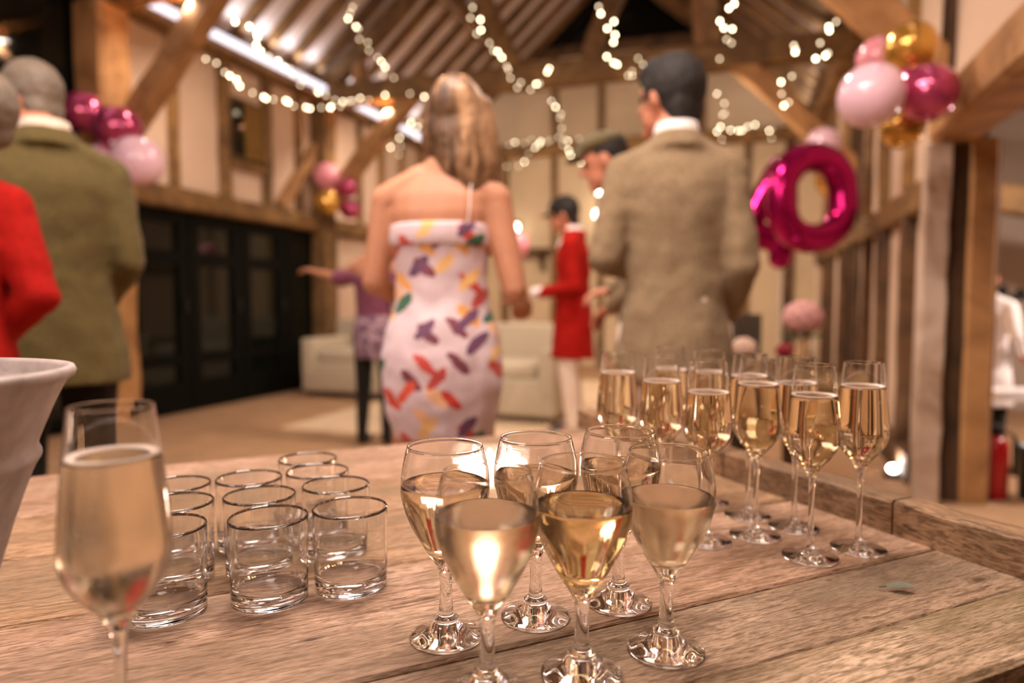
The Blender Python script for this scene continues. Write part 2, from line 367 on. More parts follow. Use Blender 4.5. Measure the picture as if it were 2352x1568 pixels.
# --- roof: white lining between rafters
def slope(sa, sb, t0, t1, th=0.08):
    za, zb = roof_z(sa), roof_z(sb)
    return hexa([B(sa, t0, za), B(sb, t0, zb), B(sb, t1, zb), B(sa, t1, za), B(sa, t0, za + th), B(sb, t0, zb + th), B(sb, t1, zb + th), B(sa, t1, za + th)])
ceil = struct('ceiling', join(slope(SL - 0.1, RID_S, TBACK, TEND + 0.1), slope(RID_S, SR + 0.1, TBACK, TEND + 0.1)), M['roof_white'])
t = -2.6
while t < TEND:
    for sa in (SL + 0.02, SR - 0.02):
        a, b = B(sa, t, roof_z(sa) - 0.05), B(RID_S, t, RID_Z - 0.05)
        obj('rafter', beam(a, b, 0.105, 0.1, rough=0.008, segs=3), M['oak'], ceil)
    t += 0.41
for s in (-3.45, -0.5): obj('purlin', beam(B(s, TBACK, roof_z(s) - 0.2), B(s, TEND, roof_z(s) - 0.2), 0.16, 0.17, segs=10), M['oak'], ceil)
# --- timber trusses
NTR = [0]
def truss(t, label):
    NTR[0] += 1; r = tag(place('trim_%d' % NTR[0], None, B(RID_S, t, 0)), label, None, None, 'structure')
    obj('tie_beam', beam(B(SL, t, 3.40), B(SR, t, 3.36), 0.2, 0.24, segs=10), M['oak'], r)
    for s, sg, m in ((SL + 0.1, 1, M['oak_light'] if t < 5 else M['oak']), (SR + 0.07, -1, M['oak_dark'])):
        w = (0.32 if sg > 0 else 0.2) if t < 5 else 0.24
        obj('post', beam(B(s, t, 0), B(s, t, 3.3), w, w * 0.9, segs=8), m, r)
        obj('brace', beam(B(s + sg * 0.1, t, 2.2), B(s + sg * 1.18, t, 3.33), 0.16, 0.19), M['oak_light'], r)
        obj('principal_rafter', beam(B(s, t, 3.4), B(RID_S, t, RID_Z - 0.28), 0.16, 0.18, segs=6), M['oak'], r)
        obj('queen_strut', beam(B(RID_S + (0.4 if sg < 0 else -0.4), t, 3.5), B(RID_S + (1.05 if sg < 0 else -1.05), t, roof_z(RID_S - 1.05) - 0.3), 0.14, 0.18), M['oak'], r)
        sv = -4.28 if sg > 0 else -0.5
        obj('side_post', beam(B(sv, t, 3.5), B(sv, t, roof_z(sv) - 0.12), 0.13, 0.14), M['oak_light'], r)
    return r
truss(1.2, 'oak roof truss spanning the hall right above the drinks table')
truss(4.1, 'nearer oak roof truss, thick posts and raking braces beside the balloon bunches')
truss(7.0, 'middle oak roof truss with tie beam and struts hung with fairy lights')
# pale stripped post against the big right-hand post, and the doorway jamb beside it
pb = obj('stripped_post', beam(on_y(2138, 700, 3.44).xy.to_3d() * 1.0, on_y(2138, 700, 3.44).xy.to_3d() + Vector((0, 0, 1.8)), 0.115, 0.09, rough=0.005, segs=14), M['pale_bark'])
tag(pb, 'pale stripped waney-edged post standing beside the dark main post', 'post')
j0 = on_z(2226, 1150, 0.0)
jb = thing('doorway_jamb', j0, 'square orange-brown timber jamb at the opening to the side aisle', 'door jamb')
obj('jamb_post', beam(j0, j0 + Vector((0, 0, 1.83)), 0.125, 0.12, rough=0.003), M['oak_light'], jb)
obj('stop_strip', beam(j0 + Vector((0.083, 0.02, 0)), j0 + Vector((0.083, 0.02, 1.83)), 0.035, 0.06, rough=0.001), plain('greyed_strip', hexc('9c8068'), 0.8), jb)
# --- the side aisle seen through the opening
struct('wall_aisle', join(bbox(SR + 0.14, 4.6, 7.6, 7.74, 0, 3.2), bbox(4.5, 4.64, TBACK, 7.7, 0, 3.2)), plain('grey_plaster', hexc('b9a898'), 0.9, var=0.06, scale=2))
ca = struct('ceiling_aisle', hexa([B(SR + 0.1, TBACK, 3.3), B(4.7, TBACK, 2.0), B(4.7, 7.7, 2.0), B(SR + 0.1, 7.7, 3.3), B(SR + 0.1, TBACK, 3.38), B(4.7, TBACK, 2.08), B(4.7, 7.7, 2.08), B(SR + 0.1, 7.7, 3.38)]), M['roof_white'])
for k in range(16):
    t = 0.6 + k * 0.45
    obj('rafter', beam(B(SR + 0.15, t, 3.22), B(4.5, t, 2.03), 0.1, 0.11, segs=3), M['oak_dark'], ca)
obj('aisle_tie', beam(B(SR + 0.15, 6.2, 1.95), B(4.5, 6.2, 1.25), 0.16, 0.2), M['oak'], ca)

# ================================================================== THE DRINKS TABLE
TA = math.radians(24.5); E1 = Vector((math.cos(TA), math.sin(TA), 0)); E2 = Vector((-math.sin(TA), math.cos(TA), 0))
def T(a, b, z=0.0): return E1 * a + E2 * b + Vector((0, 0, TT + z))
KN = []
for u_, v_, r_ in ((712, 1470, 0.012), (390, 1476, 0.010), (2250, 1330, 0.020), (985, 1375, 0.016), (1690, 1347, 0.004), (300, 1225, 0.010), (1905, 1330, 0.006)):
    q_ = on_z(u_, v_, TT); KN.append((q_.x * E1.x + q_.y * E1.y, q_.x * E2.x + q_.y * E2.y, r_))
def plank_mat(name, c_lo, c_hi, c_dark, grey, turn=0.0):
    t = NT(name); t.b.inputs['Roughness'].default_value = 0.62; t.b.inputs['Specular IOR Level'].default_value = 0.3
    ge = t.n('ShaderNodeNewGeometry'); oi = t.n('ShaderNodeObjectInfo')
    rot = t.n('ShaderNodeVectorRotate', rotation_type='Z_AXIS'); rot.inputs['Angle'].default_value = -TA - turn
    t.l(ge.outputs['Position'], rot.inputs['Vector'])
    off = t.n('ShaderNodeVectorMath', operation='MULTIPLY_ADD'); off.inputs[1].default_value = (1, 1, 1)
    cmb = t.n('ShaderNodeCombineXYZ'); mu = t.n('ShaderNodeMath', operation='MULTIPLY'); mu.inputs[1].default_value = 7.0
    t.l(oi.outputs['Random'], mu.inputs[0]); t.l(mu.outputs[0], cmb.inputs[0]); t.l(rot.outputs[0], off.inputs[0]); t.l(cmb.outputs[0], off.inputs[2])
    def nz(sc, detail=8, dist=0.0, rough=0.6):
        mp = t.n('ShaderNodeVectorMath', operation='MULTIPLY'); mp.inputs[1].default_value = sc; t.l(off.outputs[0], mp.inputs[0])
        n = t.n('ShaderNodeTexNoise'); n.inputs['Scale'].default_value = 1; n.inputs['Detail'].default_value = detail
        n.inputs['Distortion'].default_value = dist; n.inputs['Roughness'].default_value = rough; t.l(mp.outputs[0], n.inputs['Vector']); return n.outputs['Fac']
    broad = nz((4.5, 12, 12), 6, 0.8); grain = nz((26, 230, 120), 6, 1.0); crack = nz((13, 210, 90), 6, 1.2); fine = nz((75, 760, 300), 3)
    c = t.ramp(broad, [(0.34, c_lo), (0.62, c_hi)])
    c = t.mix(t.ramp(grain, [(0.36, (0.9, 0.9, 0.9)), (0.54, (0.0, 0.0, 0.0))]), c, c_dark)
    c = t.mix(t.ramp(nz((2.2, 5, 5), 4, 1.0), [(0.46, (0, 0, 0)), (0.66, (0.75, 0.75, 0.75))]), c, grey)
    ck = t.ramp(crack, [(0.30, (1, 1, 1)), (0.36, (0, 0, 0))]); c = t.mix(ck, c, hexc('3a2616'))
    fk = t.ramp(fine, [(0.36, (0.8, 0.8, 0.8)), (0.52, (0, 0, 0))]); c = t.mix(fk, c, c_dark)
    for ka, kb, kr in KN:
        sv = t.n('ShaderNodeVectorMath', operation='SUBTRACT'); sv.inputs[1].default_value = (ka, kb, TT); t.l(rot.outputs[0], sv.inputs[0])
        mv = t.n('ShaderNodeVectorMath', operation='MULTIPLY'); mv.inputs[1].default_value = (0.5 / kr, 1.1 / kr, 0); t.l(sv.outputs[0], mv.inputs[0])
        nn = t.n('ShaderNodeTexNoise'); nn.inputs['Scale'].default_value = 0.9; t.l(mv.outputs[0], nn.inputs['Vector'])
        ln = t.n('ShaderNodeVectorMath', operation='LENGTH'); t.l(mv.outputs[0], ln.inputs[0])
        am = t.n('ShaderNodeMath', operation='ADD'); t.l(ln.outputs['Value'], am.inputs[0]); t.l(nn.outputs['Fac'], am.inputs[1])
        c = t.mix(t.ramp(am.outputs[0], [(0.0, (1, 1, 1)), (0.62, (0.9, 0.9, 0.9)), (0.80, (0.25, 0.25, 0.25)), (0.9, (0.4, 0.4, 0.4)), (1.0, (0, 0, 0))]), c, hexc('4a3520'))
    t.l(c, t.b.inputs['Base Color'])
    h = t.n('ShaderNodeMath', operation='ADD'); t.l(grain, h.inputs[0]); t.l(fine, h.inputs[1]); t.bump(h.outputs[0], 0.5, 0.0016)
    return t.m
PW = [plank_mat('weathered_pink_oak', hexc('9a785d'), hexc('caa68d'), hexc('6a4e36'), hexc('83705a')),
      plank_mat('weathered_grey_oak', hexc('897059'), hexc('b89c82'), hexc('5c4632'), hexc('776854')),
      plank_mat('weathered_tan_oak', hexc('957453'), hexc('bf9976'), hexc('64482f'), hexc('7d6a52'))]
KN = []
LIPW = plank_mat('weathered_lip_oak', hexc('806247'), hexc('a58363'), hexc('5a412a'), hexc('75644e'), math.pi / 2)
EL, ER = -1.0, 0.80
tb = thing('drinks_table', T(0.0, 0.85, -TT), 'long weathered plank table with raised timber lips holding the drinks', 'table')
def plank(a0, a1, b0, b1, z0, z1, mat, name='plank', parent=None, bev=0.003):
    V, F = [], []; n = 10
    sec = [(b0, z0), (b1, z0), (b1, z1 - bev), (b1 - bev, z1), (b0 + bev, z1), (b0, z1 - bev)]
    for i in range(n + 1):
        a = a0 + (a1 - a0) * i / n; w = random.uniform(-0.0012, 0.0012)
        V += [T(a, b + (w if 0 < i < n else 0), z) for b, z in sec]
    for i in range(n):
        for j in range(6): F.append((i * 6 + j, i * 6 + (j + 1) % 6, (i + 1) * 6 + (j + 1) % 6, (i + 1) * 6 + j))
    F.append((5, 4, 3, 2, 1, 0)); F.append(tuple(n * 6 + j for j in range(6)))
    return obj(name, (V, F), mat, parent or tb)
G = 0.0016
for b0, b1, m, dz in ((0.413, 0.525, 1, -0.001), (0.525, 0.746, 0, 0.0), (0.746, 0.945, 2, 0.0), (0.945, 1.125, 2, 0.0), (1.125, 1.385, 0, 0.0)):
    plank(EL, ER - 0.001, b0 + G, b1 - G, -0.04, dz, PW[m])
# front rail: worn bevel toward the planks, flat top
V, F = [], []; n = 14
for i in range(n + 1):
    a = EL + (0.86 - EL) * i / n; w = random.uniform(-0.002, 0.002); h = random.uniform(-0.001, 0.002)
    V += [T(a, b, z) for b, z in ((0.315, -0.05), (0.411, -0.05), (0.411, 0.0005), (0.405 + w, 0.004 + h), (0.378 + w, 0.009 + h), (0.32, 0.010), (0.315, 0.006))]
for i in range(n):
    for j in range(7): F.append((i * 7 + j, i * 7 + (j + 1) % 7, (i + 1) * 7 + (j + 1) % 7, (i + 1) * 7 + j))
F.append(tuple(range(6, -1, -1))); F.append(tuple(n * 7 + j for j in range(7)))
RAILW = plank_mat('mossy_worn_oak', hexc('8d7357'), hexc('c9ad92'), hexc('5c4a30'), hexc('6d5f40'))
obj('front_rail', (V, F), RAILW, tb)
obj('front_apron', hexa([T(EL, 0.24, -0.09), T(0.86, 0.24, -0.09), T(0.86, 0.312, -0.09), T(EL, 0.312, -0.09), T(EL, 0.24, -0.02), T(0.86, 0.24, -0.02), T(0.86, 0.312, -0.02), T(EL, 0.312, -0.02)]), M['oak_dark'], tb)
# right-hand lip in three lengths
for b0, b1, m in ((0.413, 0.579, 1), (0.582, 0.892, 2), (0.895, 1.385, 2)):
    V = []; F = []
    n = 6
    for i in range(n + 1):
        b = b0 + (b1 - b0) * i / n; h = 0.044 + random.uniform(-0.0015, 0.0015)
        V += [T(a, b, z) for a, z in ((ER, -0.03), (ER + 0.042, -0.03), (ER + 0.042, h - 0.003), (ER + 0.038, h), (ER + 0.004, h), (ER, h - 0.004))]
    for i in range(n):
        for j in range(6): F.append((i * 6 + j, (i + 1) * 6 + j, (i + 1) * 6 + (j + 1) % 6, i * 6 + (j + 1) % 6))
    F.append((0, 1, 2, 3, 4, 5)); F.append(tuple(n * 6 + j for j in range(5, -1, -1)))
    obj('side_lip', (V, F), LIPW, tb)
for a, b in ((-0.93, 0.4), (0.74, 0.4), (-0.93, 1.3), (0.74, 1.3)):
    obj('leg', hexa([T(a - 0.045, b - 0.045, -TT), T(a + 0.045, b - 0.045, -TT), T(a + 0.045, b + 0.045, -TT), T(a - 0.045, b + 0.045, -TT), T(a - 0.045, b - 0.045, -0.04), T(a + 0.045, b - 0.045, -0.04), T(a + 0.045, b + 0.045, -0.04), T(a - 0.045, b + 0.045, -0.04)]), M['oak_dark'], tb)
# a fallen leaf
p = on_z(2068, 1352, TT + 0.002); V, F = [], []
for i in range(9):
    q = i / 8; w = 0.0055 * math.sin(math.pi * min(1, q * 1.02 + 0.02)) ** 0.8 + 0.0002; x = (q - 0.5) * 0.027
    d = Vector((0.97, -0.2, 0)); e = Vector((0.2, 0.97, 0))
    for s, hz in ((-1, 0.002), (0, 0.0), (1, 0.004)): V.append(p + d * x + e * (w * s) + Vector((0, 0, 0.0012 + hz * abs(s) * math.sin(math.pi * q) + 0.003 * q * q)))
for i in range(8):
    for s in (0, 1): F.append((i * 3 + s, i * 3 + 3 + s, i * 3 + 4 + s, i * 3 + 1 + s))
lf = thing('fallen_leaf', p, 'small grey-green leaf lying on the bare table planks', 'leaf')
lm = plain('grey_green_leaf', hexc('5c5f4c'), 0.5, var=0.15, scale=60)
obj('leaf_blade', (V, F), lm, lf, True)
obj('leaf_stalk', tube([p + Vector((-0.013, 0.003, 0.0015)), p + Vector((-0.021, 0.002, 0.0012))], 0.0007, 6), lm, lf)

# ------------------------------------------------------------------ glassware
WG_OUT = [(0.0, 0.0), (0.031, 0.0), (0.0327, 0.0013), (0.030, 0.0032), (0.019, 0.0075), (0.0122, 0.013), (0.0108, 0.0168), (0.0112, 0.0185), (0.0082, 0.0205), (0.0066, 0.024), (0.0056, 0.036), (0.0054, 0.050), (0.0068, 0.0605), (0.0105, 0.0685), (0.0170, 0.0785), (0.0258, 0.0935), (0.0337, 0.110), (0.0382, 0.126), (0.0392, 0.136), (0.0383, 0.150), (0.0356, 0.163), (0.0332, 0.1722)]
WG_IN = [(0.0323, 0.1726), (0.0345, 0.163), (0.0372, 0.150), (0.0381, 0.136), (0.0371, 0.126), (0.0325, 0.110), (0.0243, 0.0945), (0.0150, 0.0825), (0.0065, 0.0775), (0.0, 0.0768)]
FL_OUT = [(0.0, 0.0), (0.0300, 0.0), (0.0315, 0.0010), (0.0290, 0.0022), (0.0150, 0.0042), (0.0065, 0.0068), (0.0042, 0.0115), (0.0035, 0.022), (0.0032, 0.050), (0.0034, 0.078), (0.0045, 0.0925), (0.0070, 0.1010), (0.0120, 0.1090), (0.0205, 0.1190), (0.0268, 0.1300), (0.0293, 0.1420), (0.0285, 0.1600), (0.0262, 0.1850), (0.0240, 0.2050), (0.0218, 0.2255)]
FL_IN = [(0.0211, 0.2260), (0.0231, 0.2050), (0.0253, 0.1850), (0.0276, 0.1600), (0.0283, 0.1425), (0.0258, 0.1310), (0.0195, 0.1202), (0.0110, 0.1110), (0.0040, 0.1070), (0.0, 0.1062)]
TB_OUT = [(0.0, 0.0), (0.0345, 0.0), (0.0366, 0.0018), (0.0370, 0.004), (0.0374, 0.030), (0.0379, 0.055), (0.0385, 0.0828)]
TB_IN = [(0.0377, 0.0838), (0.0369, 0.0828), (0.0362, 0.055), (0.0356, 0.030), (0.0345, 0.0185), (0.031, 0.0150), (0.018, 0.0135), (0.0, 0.0132)]
def glass_mesh(name, out, inn, n=56, sub=3):
    po, pi = smooth_prof(out[1:], sub), smooth_prof(inn, sub); (ro, zo), (ri, zi) = po[-1], pi[0]; w = (ro - ri) / 2; rc = (ro + ri) / 2; zt = zi - w
    (r2, z2), (r3, z3) = po[-2], pi[1]
    lip = [(ro + (r2 - ro) * 0.12, zt - 0.0012), (ro, zt - 0.0003)] + [(rc + w * math.cos(a), zt + w * math.sin(a)) for a in (0.3, 0.9, 1.57, 2.24, 2.84)] + [(ri, zt - 0.0003), (ri + (r3 - ri) * 0.12, zt - 0.0012)]
    pr = out[:2] + po[1:-1] + lip + pi[1:]
    V, F = lathe(pr, n); me = mesh(name, V, F, True); me.materials.append(M['glass']); return me
def fill_mesh(name, inn, level, mat, n=56, grow=0.0004):
    pr = smooth_prof(list(reversed(inn)), 4); pts = [(r + (grow if r > 1e-6 else 0), z - (grow if r < 0.012 else 0)) for r, z in pr if z < level]
    a, b = [p for p in pr if p[1] < level][-1], [p for p in pr if p[1] >= level][0]
    k = (level - a[1]) / (b[1] - a[1]); r = a[0] + (b[0] - a[0]) * k
    pts += [(r + grow, level), (r - 0.0012, level - 0.0004), (r - 0.004, level - 0.0009), (0, level - 0.0010)]
    V, F = lathe(pts, n); me = mesh(name, V, F, True); me.materials.append(mat); return me, r
WGM = glass_mesh('wine_glass', WG_OUT, WG_IN); FLM = glass_mesh('champagne_flute', FL_OUT, FL_IN); TBM = glass_mesh('glass_tumbler', TB_OUT, TB_IN)
def wine_glass(x, y, level, mat, label):
    r = thing('wine_glass', (x, y, TT), label, 'wine glass', 'filled wine glasses in the middle of the table')
    place('glass', WGM, (x, y, TT + 0.0003), None, r)
    place('wine', fill_mesh('wine', WG_IN, level, M[mat])[0], (x, y, TT + 0.0003), None, r)
wine_glass(-0.0586, 0.592, 0.139, 'wine', 'glass of white wine glowing beside the candle bowl, tumblers on its other side')
wine_glass(0.0223, 0.630, 0.137, 'wine', 'glass of white wine directly in front of the candle bowl, behind the misted one')
wine_glass(0.1055, 0.661, 0.138, 'wine', 'glass of white wine closest to the champagne flutes in its cluster')
wine_glass(0.1320, 0.569, 0.134, 'wine_misty', 'misted glass of pale wine standing next to the clear golden one')
wine_glass(0.0558, 0.531, 0.1385, 'wine_gold', 'clear golden wine in a stemmed glass between the two misted glasses')
wine_glass(-0.0188, 0.502, 0.140, 'wine_misty', 'misted wine glass with the bright candle glow showing through its bowl')
FLUTES = [(0.150, 0.964, 0.197, 'at the wall-less end of its row, farthest from the table lip'), (0.199, 0.903, 0.192, ''), (0.250, 1.070, 0.190, ''), (0.242, 0.836, 0.186, ''), (0.290, 1.000, 0.192, ''),
          (0.328, 0.935, 0.195, ''), (0.310, 0.855, 0.194, ''), (0.372, 0.886, 0.191, ''), (0.348, 0.781, 0.190, ''), (0.418, 0.808, 0.197, '')]
FOAM = {}
def flute(x, y, level, mat, label, group, scale=1.0):
    r = thing('champagne_flute', (x, y, TT), label, 'champagne flute', group)
    g = place('glass', FLM, (x, y, TT + 0.0003), None, r); me, rr = fill_mesh('sparkling_wine', FL_IN, level, M[mat])
    f = place('sparkling_wine', me, (x, y, TT + 0.0003), None, r)
    V, F = lathe([(rr - 0.0002, level + 0.0002), (rr - 0.0004, level + 0.0016), (rr - 0.0032, level + 0.0012), (rr - 0.0050, level - 0.0002)], 40)
    fm = mesh('foam_ring', V, F, True); fm.materials.append(M['foam']); q = place('foam_ring', fm, (x, y, TT + 0.0003), None, r)
    if scale != 1.0:
        for o in (g, f, q): o.scale = (scale,) * 3
    return r
FLAB = ['champagne flute at the far end of its group, nearest the wine glasses and the candle', 'champagne flute with deep golden fizz just behind the wine glasses',
        'champagne flute standing alone at the very back of the flute group', 'full-looking amber champagne flute beside the misted wine glass', 'champagne flute in the second row, wedged between four other flutes',
        'champagne flute in the second row close to the table lip', 'champagne flute in the middle of the front row of flutes', 'champagne flute tucked behind the foremost flute, next to the lip',
        'foremost champagne flute of the group, nearest the bare planks', 'champagne flute standing closest to the raised side lip of the table']
for (x, y, lv, _), lb in zip(FLUTES, FLAB): flute(x, y, lv, 'fizz', lb, 'champagne flutes grouped by the table lip')
nf = on_y(262, 1100, 0.40); flute(nf.x, 0.40, 0.197, 'fizz_misty', 'large blurred misted flute of pale fizz beside the zinc bucket and tumblers', 'champagne flute by the bucket', 1.05)
TUM = [(-0.1687, 0.700), (-0.2429, 0.669), (-0.3198, 0.819), (-0.2798, 0.7456), (-0.2787, 0.9206), (-0.2465, 0.8533), (-0.2064, 0.7888), (-0.395, 0.790), (-0.360, 0.718), (-0.333, 0.640)]
TLAB = ['empty tumbler at the corner of its group nearest the wine glasses', 'empty tumbler in the front row, middle of the three', 'empty tumbler at the back of the middle column', 'empty tumbler in the centre of the tumbler group',
        'empty tumbler standing farthest back on the table', 'empty tumbler second from the back, in the column beside the wine glasses', 'empty tumbler third from the back, right behind the corner tumbler',
        'empty tumbler at the back of the column behind the big flute', 'empty tumbler in the middle of the column behind the big flute', 'empty tumbler half hidden directly behind the big blurred flute']
for (x, y), lb in zip(TUM, TLAB):
    o = tag(place('glass_tumbler', TBM, (x, y, TT + 0.0003)), lb, 'tumbler', 'empty tumblers in rows')
# ------------------------------------------------------------------ zinc bucket
bc = Vector((-0.449, 0.455, TT - 0.0))
bk = thing('zinc_bucket', bc, 'whitewashed zinc ice bucket with rolled rim standing on the table', 'bucket')
out = [(0.062, 0.0), (0.066, 0.03), (0.075, 0.08), (0.089, 0.13), (0.103, 0.172), (0.109, 0.184), (0.107, 0.192), (0.111, 0.204), (0.120, 0.226), (0.127, 0.240)]
prof = [(0, 0.0)] + smooth_prof(out, 4) + [(0.1315, 0.243), (0.1330, 0.2465), (0.1315, 0.2500), (0.128, 0.2505), (0.1255, 0.247)] + [(r - 0.003, z) for r, z in reversed(smooth_prof(out, 4))] + [(0, 0.004)]
obj('bucket_body', lathe(prof, 72, bc), M['zinc'], bk, True)
for sg in (1, -1):
    d = Vector((math.cos(-1.0), math.sin(-1.0), 0)) * sg
    e = bc + d * 0.119 + Vector((0, 0, 0.204)); ea = obj('handle_ear', ellipsoid(e, (0.012, 0.012, 0.017)), M['zinc'], bk, True)
d = Vector((math.cos(-1.0), math.sin(-1.0), 0)); pts = []
for k in range(19):
    a = math.pi * k / 18; pts.append(bc + d * (0.126 * math.cos(a)) + Vector((d.y, -d.x, 0)) * (0.126 * math.sin(a) * 0.93) + Vector((0, 0, 0.206 - 0.055 * math.sin(a))))
obj('bail_handle', tube(pts, 0.0028, 8), M['zinc'], bk, True)
# ------------------------------------------------------------------ candle bowl
cc = on_z(1126, 1098, TT); cc.z = TT
cb = thing('candle_bowl', cc, 'shallow clear glass bowl with a brightly burning wide candle', 'candle')
pr = [(0, 0.0)] + smooth_prof([(0.046, 0.0), (0.053, 0.004), (0.059, 0.016), (0.0625, 0.032), (0.064, 0.044)], 4) + [(0.0625, 0.0452), (0.061, 0.044)] + smooth_prof([(0.0600, 0.032), (0.0565, 0.017), (0.0505, 0.0075), (0.044, 0.006)], 3) + [(0, 0.006)]
obj('bowl', lathe(pr, 56, cc + Vector((0, 0, 0.0003))), glass('softly_frosted_glass', (1, 0.97, 0.95, 1), 1.45, 0.18), cb, True)
obj('wax', lathe([(0, 0.0065), (0.042, 0.0075), (0.0505, 0.0135), (0.0545, 0.022), (0.0555, 0.0275), (0.050, 0.0285), (0.030, 0.0270), (0, 0.0265)], 40, cc), emis('glowing_wax', (1.0, 0.66, 0.50, 1), 38.0, True), cb, True)
fm = emis('candle_flame', (1.0, 0.80, 0.6, 1), 140.0, True)
for k in range(3):
    a = 2.1 * k + 0.5; p = cc + Vector((0.02 * math.cos(a), 0.02 * math.sin(a), 0.0265))
    w = obj('wick', tube([p, p + Vector((0, 0, 0.006))], 0.0008, 6), M['black'], cb)
    obj('flame', lathe(smooth_prof([(0.0, 0.005), (0.0035, 0.009), (0.0042, 0.013), (0.0026, 0.020), (0.0, 0.028)], 3), 14, p), fm, w, True)

# ================================================================== PEOPLE
SKIN = plain('warm_skin', hexc('bb8263'), 0.55, var=0.08, scale=10)
SKIN_P = plain('ruddy_skin', hexc('c27f63'), 0.55, var=0.1, scale=10)
def fabric(name, col, var=0.12, scale=60, bump=0.4, rough=0.9, sheen=0.15):
    t = NT(name); t.b.inputs['Roughness'].default_value = rough; t.b.inputs['Sheen Weight'].default_value = sheen; t.b.inputs['Specular IOR Level'].default_value = 0.2
    tc = t.n('ShaderNodeTexCoord'); nz = t.n('ShaderNodeTexNoise'); nz.inputs['Scale'].default_value = scale; nz.inputs['Detail'].default_value = 5
    t.l(tc.outputs['Object'], nz.inputs['Vector'])
    d = tuple(c * (1 - var) for c in col[:3]); u = tuple(min(1, c * (1 + var)) for c in col[:3])
    c = t.ramp(nz.outputs['Fac'], [(0.35, d), (0.65, u)])
    t.l(c, t.b.inputs['Base Color']); t.bump(nz.outputs['Fac'], bump, 0.002); return t.m
F_RED = fabric('scarlet_wool', hexc('9a1007'), 0.12, 60, 0.4, 0.9, 0.0); F_OLIVE = fabric('olive_tweed', hexc('5c4f2d'), 0.2, 160, 0.4, 0.9, 0.05)
F_TWEED = fabric('beige_tweed', hexc('857157'), 0.2, 160, 0.4, 0.9, 0.05); F_WHITE = fabric('white_cotton', hexc('ece4e2'), 0.04)
F_CREAM = fabric('cream_cotton', hexc('e2cfbd'), 0.05); F_DARK = fabric('dark_cloth', hexc('1d1813'), 0.2); F_PURPLE = fabric('plum_knit', hexc('7a4358'), 0.15)
F_GREYCAP = fabric('grey_green_tweed', hexc('6d6247'), 0.2, 120)
HAIR_D = plain('dark_hair', hexc('17110c'), 0.75, var=0.3, scale=40, bump=0.5); HAIR_G = plain('grey_hair', hexc('6f6152'), 0.6, var=0.2, scale=50, bump=0.5)
HAIR_B = None
t_ = NT('blonde_highlighted_hair'); t_.b.inputs['Roughness'].default_value = 0.45
tc_ = t_.n('ShaderNodeTexCoord'); mp_ = t_.n('ShaderNodeMapping'); mp_.inputs['Scale'].default_value = (34, 34, 3.0); t_.l(tc_.outputs['Object'], mp_.inputs['Vector'])
nz_ = t_.n('ShaderNodeTexNoise'); nz_.inputs['Scale'].default_value = 1.0; nz_.inputs['Detail'].default_value = 6; nz_.inputs['Distortion'].default_value = 0.6; t_.l(mp_.outputs[0], nz_.inputs['Vector'])
t_.l(t_.ramp(nz_.outputs['Fac'], [(0.34, hexc('3d2a1b')), (0.52, hexc('7a5a3e')), (0.70, hexc('c29a74'))]), t_.b.inputs['Base Color']); t_.bump(nz_.outputs['Fac'], 0.6, 0.006); HAIR_B = t_.m
EYE = plain('dark_eye', hexc('20160f'), 0.2); BLACKLEATHER = plain('black_leather', hexc('120f0d'), 0.4)

